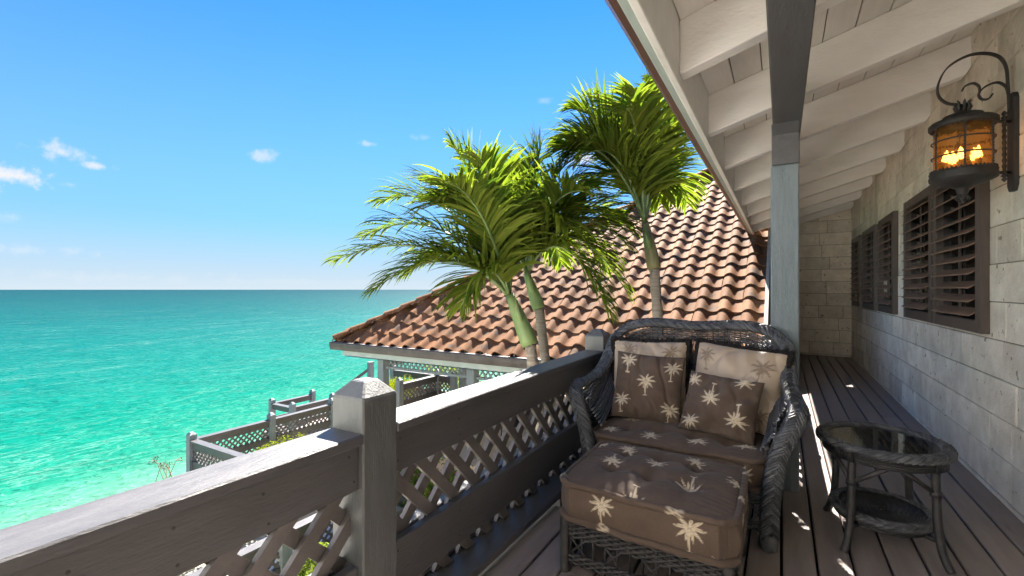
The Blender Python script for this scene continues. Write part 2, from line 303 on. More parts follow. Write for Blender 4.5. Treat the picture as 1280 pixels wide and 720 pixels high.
# ================================================================== THE SETTING
SEA_Z = -8.0
def m_sea():
    m = bpy.data.materials.new('sea_water'); m.use_nodes = True; nt = m.node_tree; nt.nodes.clear(); l = nt.links.new
    def n(t, **k):
        x = nt.nodes.new(t)
        for a, b in k.items(): setattr(x, a, b)
        return x
    out = n('ShaderNodeOutputMaterial'); b = n('ShaderNodeBsdfPrincipled'); l(b.outputs[0], out.inputs[0])
    g = n('ShaderNodeNewGeometry'); sx = n('ShaderNodeSeparateXYZ'); l(g.outputs['Position'], sx.inputs[0])
    # depth grows with the distance from the shore (X); patches of sand and weed shift it a little
    nz = n('ShaderNodeTexNoise'); nz.inputs['Scale'].default_value = .035; nz.inputs['Detail'].default_value = 5
    mp = n('ShaderNodeMapping'); l(g.outputs['Position'], mp.inputs[0]); mp.inputs['Scale'].default_value = (1.6, .45, 1); l(mp.outputs[0], nz.inputs['Vector'])
    dv = n('ShaderNodeMath', operation='DIVIDE'); dv.inputs[0].default_value = -26.0; l(sx.outputs['X'], dv.inputs[1])
    ma = n('ShaderNodeMath', operation='MULTIPLY_ADD'); l(nz.outputs['Fac'], ma.inputs[0]); ma.inputs[1].default_value = .46; ma.inputs[2].default_value = .79
    mu = n('ShaderNodeMath', operation='MULTIPLY'); l(dv.outputs[0], mu.inputs[0]); l(ma.outputs[0], mu.inputs[1])
    rp = n('ShaderNodeValToRGB'); l(mu.outputs[0], rp.inputs[0]); cr = rp.color_ramp
    for p, c in ((0.0, (.0,.030,.040)), (.07, (.0,.046,.052)), (.22, (.0,.072,.070)), (.42, (.0,.092,.077)), (.66, (.0,.110,.079)), (.86, (.008,.130,.086)), (1.0, (.055,.17,.115))):
        e = cr.elements.new(p); e.color = (*c, 1)
    while len(cr.elements) > 7:
        bad = [e for e in cr.elements if tuple(round(x, 3) for x in e.color[:3]) in ((0, 0, 0), (1, 1, 1))]
        cr.elements.remove(bad[0])
    # ripples: three sizes, longer along the shore
    hs_ = None
    for sc, st, wgt in ((.10, (1.5,.8,1), 1.7), (.42, (1.4,.7,1), .55), (1.7, (1.3,.8,1), .30)):
        m2 = n('ShaderNodeMapping'); l(g.outputs['Position'], m2.inputs[0]); m2.inputs['Scale'].default_value = st; m2.inputs['Rotation'].default_value = (0, 0, .35)
        t = n('ShaderNodeTexNoise'); t.inputs['Scale'].default_value = sc; t.inputs['Detail'].default_value = 4; t.inputs['Distortion'].default_value = .6; l(m2.outputs[0], t.inputs['Vector'])
        x = n('ShaderNodeMath', operation='MULTIPLY'); l(t.outputs['Fac'], x.inputs[0]); x.inputs[1].default_value = wgt
        if hs_ is None: hs_ = x.outputs[0]
        else:
            y = n('ShaderNodeMath', operation='ADD'); l(hs_, y.inputs[0]); l(x.outputs[0], y.inputs[1]); hs_ = y.outputs[0]
    bp = n('ShaderNodeBump'); l(hs_, bp.inputs['Height']); bp.inputs['Strength'].default_value = 1.0; bp.inputs['Distance'].default_value = .7; l(bp.outputs[0], b.inputs['Normal'])
    # broken foam: thin crests, denser near the shore
    mf = n('ShaderNodeMapping'); l(g.outputs['Position'], mf.inputs[0]); mf.inputs['Scale'].default_value = (1.25, .36, 1); mf.inputs['Rotation'].default_value = (0, 0, -.15)
    f1 = n('ShaderNodeTexNoise'); f1.inputs['Scale'].default_value = .75; f1.inputs['Detail'].default_value = 8; f1.inputs['Roughness'].default_value = .68; f1.inputs['Distortion'].default_value = 1.2; l(mf.outputs[0], f1.inputs['Vector'])
    ab = n('ShaderNodeMath', operation='SUBTRACT'); l(f1.outputs['Fac'], ab.inputs[0]); ab.inputs[1].default_value = .5
    aa = n('ShaderNodeMath', operation='ABSOLUTE'); l(ab.outputs[0], aa.inputs[0])
    ln = n('ShaderNodeMapRange'); l(aa.outputs[0], ln.inputs[0]); ln.inputs[1].default_value = .022; ln.inputs[2].default_value = 0; ln.inputs[3].default_value = 0; ln.inputs[4].default_value = 1
    f2 = n('ShaderNodeTexNoise'); f2.inputs['Scale'].default_value = .18; f2.inputs['Detail'].default_value = 4; l(mf.outputs[0], f2.inputs['Vector'])
    fr = n('ShaderNodeMapRange'); l(f2.outputs['Fac'], fr.inputs[0]); fr.inputs[1].default_value = .50; fr.inputs[2].default_value = .72
    sh = n('ShaderNodeMapRange'); l(mu.outputs[0], sh.inputs[0]); sh.inputs[1].default_value = .55; sh.inputs[2].default_value = 1.05; sh.inputs[3].default_value = .4; sh.inputs[4].default_value = 1.0
    q1 = n('ShaderNodeMath', operation='MULTIPLY'); l(ln.outputs[0], q1.inputs[0]); l(sh.outputs[0], q1.inputs[1])
    frs = n('ShaderNodeMath', operation='MULTIPLY_ADD'); l(fr.outputs[0], frs.inputs[0]); frs.inputs[1].default_value = .75; frs.inputs[2].default_value = .25
    q2 = n('ShaderNodeMath', operation='MULTIPLY'); l(q1.outputs[0], q2.inputs[0]); l(frs.outputs[0], q2.inputs[1])
    mx = n('ShaderNodeMix', data_type='RGBA'); l(q2.outputs[0], mx.inputs[0]); l(rp.outputs[0], mx.inputs[6]); mx.inputs[7].default_value = (.25, .36, .31, 1); l(mx.outputs[2], b.inputs['Base Color'])
    b.inputs['Roughness'].default_value = .5; b.inputs['Specular IOR Level'].default_value = .025; b.inputs['IOR'].default_value = 1.33
    return m
sea = MB()
xs = [-60000, -9000, -1500, -300, -60, -14]; ys = [-60000, -9000, -1500, -200, 0, 60, 400, 3000, 12000, 90000]
for i in range(len(xs) - 1):
    for j in range(len(ys) - 1):
        sea.add([(xs[i],ys[j],SEA_Z),(xs[i+1],ys[j],SEA_Z),(xs[i+1],ys[j+1],SEA_Z),(xs[i],ys[j+1],SEA_Z)], [(0,1,2,3)])
tag(sea.build('sea', m_sea()), kind='structure')

# the bluff: level garden ground, broken slope to the beach, sea floor
def ground_z(x, y):
    t = min(max((-10.9 - x) / 9.0, 0), 1)
    z = -2.72 - 6.6 * t ** .6
    if -26 < x < -12.6: z += .55 * noise.noise(Vector((x * .45, y * .45, 2))) * min(1, (-12.6 - x))
    return z
gx = [-70, -40, -28] + [-26 + .7 * k for k in range(21)] + [-11.3, -10.9, -9, -6, -3, 0, 4, 12, 60]
gy = [-200, -60, -30] + [-20 + 1.0 * k for k in range(60)] + [50, 80, 160, 400]
g = MB(); nx = len(gx)
for y in gy:
    for x in gx: g.v.append((x, y, ground_z(x, y)))
for j in range(len(gy) - 1):
    for i in range(nx - 1): a = j * nx + i; g.f.append((a, a + 1, a + nx + 1, a + nx))
M['ground'] = mat('garden_soil', (.30,.27,.22), (.46,.42,.36), scale=1.2, rough=.95, bump=1, bscale=8, bdist=.05, speck=((.07,.10,.03), 2.6, .56))
tag(g.build('ground', M['ground'], smooth=True), kind='structure')
tag(MB().box(-6.9, -5.9, -6, 6.2, -2.73, -2.66).build('garden_path', M['concrete']), kind='structure')

# ------------------------------------------------------------------ fences on the lower terraces
def low_fence(label, runs, z0, posts=True, h=.84, lattice=True, extra=None):
    ax, ay = runs[0][0]
    t = thing('garden_railing', label, 'railing', (ax, ay, z0))
    seen = set()
    for run in runs:
        (x0, y0), (x1, y1) = run[:2]; bay = run[2] if len(run) > 2 else 1.7
        d = Vector((x1 - x0, y1 - y0, 0)); ln = d.length; d.normalize(); nrm = Vector((-d.y, d.x, 0))
        m = M['rail_x'] if abs(d.x) > abs(d.y) else M['rail_y']
        n = max(1, round(ln / bay))
        for k in range(n + 1):
            p = Vector((x0, y0, 0)) + d * ln * k / n
            key = (round(p.x, 1), round(p.y, 1))
            if posts and key not in seen:
                seen.add(key); b = MB(); w = .07
                b.box(p.x - w, p.x + w, p.y - w, p.y + w, z0, z0 + h + .10)
                b.add([(p.x-w,p.y-w,z0+h+.10),(p.x+w,p.y-w,z0+h+.10),(p.x+w,p.y+w,z0+h+.10),(p.x-w,p.y+w,z0+h+.10),(p.x-.03,p.y-.03,z0+h+.15),(p.x+.03,p.y-.03,z0+h+.15),(p.x+.03,p.y+.03,z0+h+.15),(p.x-.03,p.y+.03,z0+h+.15)],
                      [(0,1,5,4),(1,2,6,5),(2,3,7,6),(3,0,4,7),(4,5,6,7)])
                b.build('post', M['post'], t)
        for k in range(n):
            p = Vector((x0, y0, 0)) + d * (ln * k / n + .069); q = Vector((x0, y0, 0)) + d * (ln * (k + 1) / n - .069)
            def rl(name, za, zb, w):
                MB().bar(p + Vector((0,0,z0+(za+zb)/2)), q + Vector((0,0,z0+(za+zb)/2)), w, zb - za).build(name, m, t)
            rl('cap_rail', h - .035, h, .15); rl('top_rail', h - .17, h - .0352, .06)
            rl('mid_rail', h - .56, h - .42, .06); rl('bottom_rail', .06, .10, .12)
            if lattice:
                lb = MB(); sl = (q - p).length; zt, zb = h - .165, .095; hh = zt - zb
                for sgn, off in ((1, .008), (-1, -.008)):
                    s0 = -hh + .03
                    while s0 < sl:
                        a0, a1 = (s0, s0 + hh) if sgn > 0 else (s0 + hh, s0)
                        ta, tb = 0.0, 1.0      # clip the strip to the bay
                        if a1 != a0:
                            for lim in (0, sl):
                                tt = (lim - a0) / (a1 - a0)
                                if a1 > a0:
                                    if lim == 0: ta = max(ta, tt)
                                    else: tb = min(tb, tt)
                                else:
                                    if lim == 0: tb = min(tb, tt)
                                    else: ta = max(ta, tt)
                        if tb - ta > .05:
                            A = p + d * (a0 + (a1 - a0) * ta) + nrm * off + Vector((0,0,z0 + zb + hh * ta))
                            B = p + d * (a0 + (a1 - a0) * tb) + nrm * off + Vector((0,0,z0 + zb + hh * tb))
                            lb.bar(A, B, .014, .036, up=nrm.cross(B - A))
                        s0 += .125
                tag(lb.build('lattice', M['slat'], t), kind='stuff')
    if extra: extra(t)
    return t
low_fence('grey lattice railing with square posts along the seaward edge of lower terrace', [((-10.4, 4.8), (-10.4, 11.6)), ((-10.4, 4.8), (-7.2, 4.8), 3.2)], -2.60)
low_fence('short grey railing run beside the pavilion above clipped yellow hedge', [((-8.05, 8.3), (-8.05, 9.75)), ((-9.7, 9.75), (-7.5, 9.75))], -1.85)
low_fence('grey railing with pale sunlit cap beside the garden path below the balcony', [((-5.6, -1.5), (-5.6, 5.4))], -2.70)
def stair_rails(t):
    for dz in (0, -.32):
        MB().bar((-12.45, 9.85, -2.12 + dz), (-11.55, 10.6, -1.25 + dz), .06, .09).build('stair_handrail', M['rail_y'], t)
    MB().box(-11.62, -11.48, 10.52, 10.68, -2.9, -1.05).build('post', M['post'], t)
low_fence('small grey railed landing with sloping handrail over the sea', [((-13.4, 8.4), (-12.4, 8.4)), ((-13.4, 8.4), (-13.4, 9.8)), ((-12.4, 9.8), (-12.4, 8.4))], -3.0, lattice=False, extra=stair_rails)
tag(MB().box(-13.6, -10.2, 8.2, 12.0, -4.2, -3.0).build('landing_deck', M['deck']), kind='structure')
tag(MB().box(-10.55, -7.1, 4.62, 12.2, -3.2, -2.60).build('terrace', M['concrete']), kind='structure')

# ------------------------------------------------------------------ leafy things
def leaf_cloud(b, c, rx, ry, rz, n, size, rnd, lumps=9):
    c = Vector(c); cs = []
    for k in range(lumps):
        a = rnd.uniform(0, 6.28); r = rnd.uniform(.2, .75)
        cs.append((Vector((math.cos(a) * r * rx, math.sin(a) * r * ry, rnd.uniform(-.3, .55) * rz)), rnd.uniform(.35, .6)))
    for k in range(n):
        o, s = rnd.choice(cs)
        d = Vector((rnd.gauss(0, 1), rnd.gauss(0, 1), rnd.gauss(0, 1))).normalized() * rnd.uniform(.6, 1.05) * s
        p = c + o + Vector((d.x * rx, d.y * ry, d.z * rz))
        nrm = (d + Vector((rnd.gauss(0, .6), rnd.gauss(0, .6), rnd.gauss(.5, .5)))).normalized()
        t = nrm.orthogonal().normalized(); t = (t * math.cos(k) + nrm.cross(t) * math.sin(k)); q = nrm.cross(t)
        l, w = size * rnd.uniform(.6, 1.3), size * rnd.uniform(.3, .5)
        b.add([p - t * l / 2, p + q * w / 2 + nrm * .1 * l, p + t * l / 2, p - q * w / 2 + nrm * .1 * l], [(0,1,2),(0,2,3)])
    return b
def shrub(name, label, c, r, m, n, size, cat='shrub', group=None, flowers=0):
    rnd = random.Random(hash((round(c[0]*10), round(c[1]*10))) & 0xffff)
    t = thing(name, label, cat, (c[0], c[1], c[2] - r[2]), group)
    leaf_cloud(MB(), c, r[0], r[1], r[2], n, size, rnd, lumps=12).build('foliage', m, t)
    sb = MB()
    for k in range(7):
        a = rnd.uniform(0, 6.28); e = Vector((math.cos(a) * r[0] * .5, math.sin(a) * r[1] * .5, rnd.uniform(0, .4) * r[2]))
        sb.tube([(c[0], c[1], c[2] - r[2] - .03), Vector(c) + e * .5 - Vector((0,0,r[2]*.3)), Vector(c) + e], [.02, .014, .006], 5)
    sb.build('stem', M['twig'], t)
    if flowers:
        leaf_cloud(MB(), c, r[0] * 1.03, r[1] * 1.03, r[2] * 1.08, flowers, size * 1.1, rnd, lumps=12).build('flower', M['flower'], t)
    return t
shrub('hedge_shrub', 'rounded yellow green hedge shrub at the foot of corner pavilion post', (-8.95, 8.9, -1.50), (.62, .75, .50), M['hedge'], 2600, .07)
shrub('hedge_shrub', 'yellow green shrub behind crossing rails beyond the pavilion', (-8.5, 11.0, -1.35), (1.1, .7, .62), M['hedge'], 2600, .08)
shrub('hedge_shrub', 'yellow green shrub against lattice inside lower terrace railing', (-9.7, 6.2, -2.36), (.5, 1.1, .26), M['hedge'], 2200, .07)
shrub('hedge_shrub', 'yellow green shrub in the terrace behind the second lattice bay', (-9.7, 8.4, -2.36), (.5, 1.0, .26), M['hedge'], 2000, .07)
for k, (x, y, rr, lb_) in enumerate(((-7.5, 1.9, .8, 'broad leafy green shrub beside the path under the near rail'), (-4.9, 3.9, .6, 'leafy green shrub between the path railing and the house'), (-4.7, 2.2, .6, 'dense green shrub under the near lattice beside the path railing'))):
    shrub('garden_shrub', lb_, (x, y, -2.72 + rr * .7), (rr, rr, rr * .7), M['hedge'] if k == 0 else M['bush'], 1800, .085)
shrub('garden_shrub', 'bright green shrub below the long near railing', (-7.9, 3.5, -2.25), (.9, .8, .5), M['hedge'], 2400, .08)
GB = 'flowering shrubs in the bed below the balcony lattice'
for k, (x, y, rr) in enumerate(((-6.9, 6.35, .6), (-5.9, 6.5, .65), (-4.9, 6.3, .6), (-3.9, 6.45, .6), (-3.0, 6.3, .55), (-6.3, 5.6, .5), (-4.3, 5.7, .5))):
    shrub('flowering_shrub', 'low green flowering shrub in the bed below the balcony lattice', (x, y, -2.72 + rr * .75), (rr, rr, rr * .75), M['bush'], 1300, .085, group=GB, flowers=90)
tw = thing('seaside_weed', 'wispy dry weed stalks beside the terrace corner post', 'plant', (-11.2, 4.6, -2.75))
for k in range(7):
    b = MB(); a = R.uniform(0, 6.28); e = Vector((math.cos(a) * .25, math.sin(a) * .25 , R.uniform(.35, .62)))
    o = Vector((-11.2 + R.uniform(-.25, .25), 4.6 + R.uniform(-.2, .3), -2.76)); b.tube([o, o + e * .55 + Vector((0,0,.1)), o + e], [.008, .006, .003], 4)
    leaf_cloud(b, o + e * .9, .09, .09, .14, 10, .06, R, 3); b.build('stalk', M['twig'], tw)

# ------------------------------------------------------------------ the pavilion with the tiled hip roof
YE, ZE, T = 6.5, .185, .639; XL, XR = -8.11, -.18; PHI = math.atan(T)
pav = thing('pavilion', 'open pavilion with terracotta barrel tile hip roof and grey posts', 'pavilion', (-4.2, 9.5, -1.85))
tag(MB().box(-8.4, -.4, 6.75, 13.5, -2.9, -1.85).build('paved_floor', M['tanpave'], pav))
tw_, tl_, te_ = .335, .43, .35      # tile width, length, exposure along the slope
def tile_mesh():
    b = MB(); n = 11; pr = []
    for i in range(n + 1):
        x = i / n
        if x < .58: pr.append((x * tw_, .062 * math.sin(math.pi * x / .58) ** .8 if 0 < x < .58 else 0.0))
        else: pr.append((x * tw_, -.012 * math.sin(math.pi * (x - .58) / .42)))
    for x, z in pr: b.v.append((x, 0, z + .034))
    for x, z in pr: b.v.append((x, tl_, z + .0))
    for x, z in pr: b.v.append((x * .985 + .002, .004, z + .034 - .024))
    for x, z in pr: b.v.append((x, -.0005, z + .034))
    k = n + 1
    for i in range(n): b.f.append((i, i+1, k+i+1, k+i)); b.f.append((2*k+i, 2*k+i+1, 3*k+i+1, 3*k+i))
    me = bpy.data.meshes.new('roof_tile'); me.from_pydata(b.v, [], b.f); me.materials.append(M['tile'])
    me.polygons.foreach_set('use_smooth', [j % 2 == 0 for j in range(len(b.f))]); me.update(); return me
TILE = tile_mesh()
ey = te_ * math.cos(PHI); spots = []
j = 0
while True:
    y = YE + j * ey
    if y > 14.3: break
    x = XR - tw_
    while x > XL + (y - YE) - .12:
        spots.append((x, y, ZE + (y - YE) * T)); x -= tw_
    j += 1
rt = random.Random(5)
spots.sort(key=lambda s: (Vector(s) - cam.location).length)
for k, s in enumerate(spots[:300]):
    piece('roof_tile', TILE, pav, (s[0] + rt.uniform(-.006, .006), s[1], s[2] + rt.uniform(-.003, .005)), rot=(PHI, rt.uniform(-.015, .015), rt.uniform(-.012, .012)))
def stuff_tiles(sp, name, west=False):
    b = MB(); cp, sp_ = math.cos(PHI), math.sin(PHI)
    vs = [v.co.copy() for v in TILE.vertices]; fs = [tuple(p.vertices) for p in TILE.polygons]
    for x, y, z in sp:
        o = []
        for v in vs:
            yy, zz = v.y * cp - v.z * sp_, v.y * sp_ + v.z * cp
            o.append((x + yy, y - v.x, z + zz) if west else (x + v.x, y + yy, z + zz))
        b.add(o, fs)
    return tag(b.build(name, M['tile'], pav), kind='stuff')
if len(spots) > 300: stuff_tiles(spots[300:], 'upper_roof_tiles')
wsp = []; j = 0
while XL + j * ey < -1.5:
    x = XL + j * ey; y = YE + (x - XL) + .30
    while y < 15: wsp.append((x, y, ZE + (x - XL) * T)); y += tw_
    j += 1
stuff_tiles(wsp, 'seaward_roof_tiles', True)
# sheathing just under the tiles
b = MB(); top = 14.4; d_ = .03
b.add([(XL, YE, ZE-d_), (XR, YE, ZE-d_), (XR, top, ZE-d_+(top-YE)*T), (XL+(top-YE), top, ZE-d_+(top-YE)*T), (XL, 15.2, ZE-d_), (XL+(top-YE), 15.2, ZE-d_+(top-YE)*T)], [(0,1,2,3), (0,3,5,4)])
b.build('roof_deck', M['dark'], pav)
# hip cap tiles: tapered barrels lapping up the hip
hd = Vector((1, 1, T)).normalized(); hs0 = Vector((XL - .02, YE - .02, ZE + .05)); hlen = (14.4 - YE) * Vector((1,1,T)).length
side = Vector((1, -1, 0)).normalized(); upn = side.cross(hd).normalized()
if upn.z < 0: upn = -upn
s = 0
while s < hlen:
    b = MB(); n = 8
    for e, rr, lift in ((0, .105, .03), (.46, .085, .0)):
        for i in range(n + 1):
            a = math.pi * i / n
            b.v.append(tuple(hs0 + hd * (s + e) + side * math.cos(a) * rr + upn * (math.sin(a) * rr * .85 + lift)))
    for i in range(n + 1):
        a = math.pi * i / n
        b.v.append(tuple(hs0 + hd * (s + .003) + side * math.cos(a) * .085 + upn * (math.sin(a) * .085 * .8 + .02)))
    for i in range(n): b.f.append((i, i+1, n+1+i+1, n+1+i)); b.f.append((2*n+2+i, 2*n+3+i, i+1, i))
    b.build('hip_tile', M['tile'], pav, smooth=False); s += .38
# eave: gutter with straps, pale fascia, soffit
gt = MB(); gy0 = YE - .10
prof = [(gy0 + .12, .115), (gy0 + .015, .115), (gy0, .09), (gy0 + .006, .02), (gy0 + .03, -.05), (gy0 + .12, -.05)]
for X in (XL - .10, XR): gt.v.extend((X, y, z + ZE - .095) for y, z in prof)
n = len(prof)
for i in range(n): gt.f.append((i, (i+1) % n, n + (i+1) % n, n + i))
gt.f.append(tuple(range(n))); gut = gt.build('gutter', M['gutter2'], pav)
for k in range(16):
    x = XL + .3 + k * .5; MB().bar((x, gy0 + .0, ZE + .024), (x, gy0 + .13, ZE + .030), .025, .012).build('gutter_strap', M['gutter'], gut)
box('fascia', M['mint'], pav, XL + .12, XR, YE + .06, YE + .12, ZE - .265, ZE - .03)
b = MB().add([(XL+.1, YE+.1, ZE-.29), (XR, YE+.1, ZE-.29), (XR, 13.2, ZE-.29), (XL+.1, 13.2, ZE-.29)], [(0,1,2,3)]); b.build('ceiling', M['mint'], pav)
for x, y in ((-7.3, 7.05), (-4.98, 7.05), (-2.6, 7.05), (-.5, 7.05), (-7.45, 10.1), (-7.45, 13.0), (-3.5, 13.0)):
    box('pavilion_post', M['post'], pav, x - .085, x + .085, y - .085, y + .085, -1.85, ZE - .285)
def frieze(x0, x1, y):
    zt, zb = ZE - .31, ZE - .50
    box('frieze_rail', M['post'], pav, x0, x1, y - .03, y + .03, zb - .05, zb)
    fb = MB(); x = x0 - (zt - zb)
    while x < x1:
        for sg, o in ((1, .01), (-1, -.01)):
            a, c = (x, x + .19) if sg > 0 else (x + .19, x)
            if min(a, c) > x0 and max(a, c) < x1: fb.bar((a, y + o, zb), (c, y + o, zt + .02), .03, .014, up=(0,1,0))
        x += .115
    tag(fb.build('frieze_lattice', M['post'], pav), kind='stuff')
frieze(-7.21, -5.07, 7.05); frieze(-4.89, -2.69, 7.05); frieze(-2.51, -.59, 7.05)
def frieze_y(x, y0, y1):
    zt, zb = ZE - .31, ZE - .50
    box('frieze_rail', M['post'], pav, x - .03, x + .03, y0, y1, zb - .05, zb)
    fb = MB(); y = y0
    while y < y1 - .2:
        for sg, o in ((1, .01), (-1, -.01)):
            a, c = (y, y + .19) if sg > 0 else (y + .19, y)
            fb.bar((x + o, a, zb), (x + o, c, zt + .02), .03, .014, up=(1,0,0))
        y += .115
    tag(fb.build('frieze_lattice', M['post'], pav), kind='stuff')
frieze_y(-7.38, 7.14, 10.0); frieze_y(-7.38, 10.2, 12.9)
# a dark patio chair on the paved floor
pc = thing('patio_chair', 'black patio chair on the tan floor under the pavilion roof', 'chair', (-4.6, 8.0, -1.85))
box('seat', M['iron'], pc, -4.85, -4.35, 7.8, 8.3, -1.44, -1.39); box('backrest', M['iron'], pc, -4.85, -4.35, 8.28, 8.33, -1.40, -.95)
for x in (-4.83, -4.37):
    for y in (7.82, 8.28): MB().tube([(x, y, -1.85), (x, y, -1.42)], .016, 6).build('leg', M['iron'], pc)

# ================================================================== THE PORCH
XW, YF = 1.163, 10.92           # house wall, far end wall
deck = MB().box(-1.19, 1.2, -1.6, 3.6, -.30, -.075).box(-.17, 1.2, 3.6, 11.0, -.30, -.075).build('deck', M['dark']); tag(deck, kind='structure')  # dark slab under the boards, added to block light through the gaps
pit, x = .147, XW + .012
k = 0
while x > -1.14:
    x1 = x; x0 = x - pit
    ye = YF + .03 if x0 > -.15 else 3.62
    cuts = [-1.55] + ([2.35 + (k % 3) * .55] if k % 4 == 1 else []) + ([5.2 + (k % 3) * .8] if ye > 5 and k % 2 else []) + [ye]
    for a, c in zip(cuts, cuts[1:]): box('deck_board', M['deck'], deck, x0 + .006, x1 - .006, a + .002, c - .002, -.04 + R.uniform(-.002, .002) - .0, R.uniform(-.0015, .0015), bevel=.005)
    x = x0; k += 1
box('rim_board', M['concrete'], deck, -1.245, -1.185, -1.6, 3.62, -.22, -.012)

# stone walls, every block its own piece
bx = bmesh.new(); bmesh.ops.create_cube(bx, size=1)
UB = bpy.data.meshes.new('stone_block'); bmesh.ops.bevel(bx, geom=bx.edges[:], offset=.016, segments=1, affect='EDGES'); bx.to_mesh(UB); bx.free(); UB.materials.append(M['stone'])
hw = thing('stone_wall', 'long cream coral stone house wall carrying the shutters', 'wall', (XW + .1, 4.5, 0))
MB().box(XW + .009, XW + .251, -1.6, YF + .25, -3, 3.3).build('wall_core', M['mortar'], hw)
ch = .2385; rw = random.Random(11); cnt = 0
for r in range(-1, 14):
    z0 = r * ch + .03; y = 2.0 + rw.uniform(0, .5)
    if r < 0: z0 = -.21
    while y < YF - .01:
        ln = rw.choice((.34, .46, .52, .60, .72)) if r >= 0 else .6
        y1 = min(y + ln, YF)
        if YF - y1 < .15: y1 = YF
        dp = rw.uniform(-.001, .004)
        piece('stone_block', UB, hw, (XW + .125 - dp, (y + y1) / 2, z0 + ch / 2), (.25, y1 - y - .006, ch - .006))
        cnt += 1; y = y1
MB().box(XW + .001, XW + .02, -1.6, 2.0, -.2, 3.2).build('wall_face', M['stone'], hw)
fw = thing('stone_end_wall', 'shaded coral stone end wall closing the porch walkway', 'wall', (.5, YF + .1, 0))
MB().box(-.22, XW, YF + .009, YF + .251, -3, 3.3).build('wall_core', M['mortar'], fw)
for r in range(-1, 14):
    z0 = r * ch + .03; x = -.22 - rw.uniform(0, .3)
    while x < XW - .01:
        x1 = min(x + rw.choice((.4, .5, .6)), XW)
        if XW - x1 < .12: x1 = XW
        a = max(x, -.22)
        if x1 - a > .03: piece('stone_block', UB, fw, ((a + x1) / 2, YF + .125 - rw.uniform(0, .004), z0 + ch / 2), (x1 - a - .006, .25, ch - .006))
        x = x1
# unseen wall inferred behind the camera, added to bounce sun into the porch
wg = thing('added_bounce_wall', 'unseen pale stucco wall added behind the camera to bounce sun into the porch', 'wall', (-2.0, -1.8, -2.7))
MB().box(-6.0, XW + .25, -1.95, -1.61, -3.0, 3.7).build('wall_face', M['cream_stucco'], wg)
box('coping', M['white'], wg, -6.06, XW + .25, -2.0, -1.56, 3.7, 3.78)
# pale wall that closes the pavilion roof against the walkway
b = MB(); x0, x1 = -.215, -.165
pts = [(YE + .02, -2.9), (YF, -2.9), (YF, min(3.2, ZE + (YF - YE) * T + .16)), (YE + .02, ZE + .12)]
b.add([(x0, y, z) for y, z in pts] + [(x1, y, z) for y, z in pts], [(0,1,2,3), (7,6,5,4), (0,4,5,1), (1,5,6,2), (2,6,7,3), (3,7,4,0)])
tag(b.build('side_wall', M['stucco']), 'narrow pale stucco wall where the tiled roof ends beside the walkway', 'wall')

# roof: z of the rafter undersides rises towards the house
RS = .29
def zr(x): return 2.503 + RS * x
roof = thing('porch_roof', 'cream painted porch roof with open rafters over the wooden deck', 'roof', (.4, 4.5, 2.6))
RH = .27; y_end = 10.9
for k in range(12):
    y = .39 + 1.03 * (k - 1)
    if y > y_end: break
    xe = -.44; b = MB()
    pts = [(xe, zr(xe)), (XW - .03, zr(XW - .03)), (XW + .004, zr(XW) + .05), (XW + .004, zr(XW) + RH), (xe, zr(xe) + RH)]
    if y > 9.9: pts = [(-.13, zr(-.13)), (XW - .03, zr(XW - .03)), (XW + .004, zr(XW) + .05), (XW + .004, zr(XW) + RH), (-.13, zr(-.13) + RH)]
    n = len(pts)
    b.v = [(p[0], y - .045, p[1]) for p in pts] + [(p[0], y + .045, p[1]) for p in pts]
    b.f = [tuple(range(n)), tuple(range(2*n-1, n-1, -1))] + [(i, n+i, n+(i+1) % n, (i+1) % n) for i in range(n)]
    b.build('rafter', M['white'], roof, bevel=.006)
x = -.44; bw = .165; k = 0
while x < XW + .05:
    x1 = min(x + bw, XW + .1); ye = y_end + .1 if x > -.2 else 10.05; b = MB()
    a, c = x + .003, x1 - .003; za, zc = zr(a) + RH + .001, zr(c) + RH + .001
    for zz in (0, .02): b.v += [(a, -1.6, za + zz), (c, -1.6, zc + zz), (c, ye, zc + zz), (a, ye, za + zz)]
    b.f = [(3,2,1,0), (4,5,6,7), (0,1,5,4), (1,2,6,5), (2,3,7,6), (3,0,4,7)]
    b.build('soffit_board', M['soffit'], roof, bevel=.003); x = x1; k += 1
b = MB()
for zz in (.025, .07): b.v += [(-.50, -1.6, zr(-.50)+RH+zz), (1.5, -1.6, zr(1.5)+RH+zz), (1.5, 11.2, zr(1.5)+RH+zz), (-.15, 11.2, zr(-.15)+RH+zz), (-.15, 10.05, zr(-.15)+RH+zz), (-.50, 10.05, zr(-.5)+RH+zz)]
b.f = [(5,4,3,2,1,0), (6,7,8,9,10,11)] + [(i, (i+1) % 6, 6 + (i+1) % 6, 6 + i) for i in range(6)]
b.build('roof_covering', M['tile'], roof)
box('fascia', M['white'], roof, -.475, -.4405, -1.6, 10.05, zr(-.44) - .045, zr(-.44) + RH + .02)
box('drip_board', M['mint'], roof, -.515, -.4755, -1.6, 10.05, zr(-.44) - .03, zr(-.44) + .16)
gt = MB(); zg = zr(-.44) - .018
prof = [(-.517, .13), (-.517, .0), (-.545, -.005), (-.575, .03), (-.60, .10), (-.60, .135), (-.585, .135), (-.585, .11)]
for Y in (-1.6, 10.05): gt.v.extend((x, Y, z + zg) for x, z in prof)
n = len(prof)
for i in range(n - 1): gt.f.append((i, i + 1, n + i + 1, n + i))
gt.f.append(tuple(range(n))[::-1]); gt.f.append(tuple(n + i for i in range(n)))
gt.build('gutter', M['gutter'], roof)
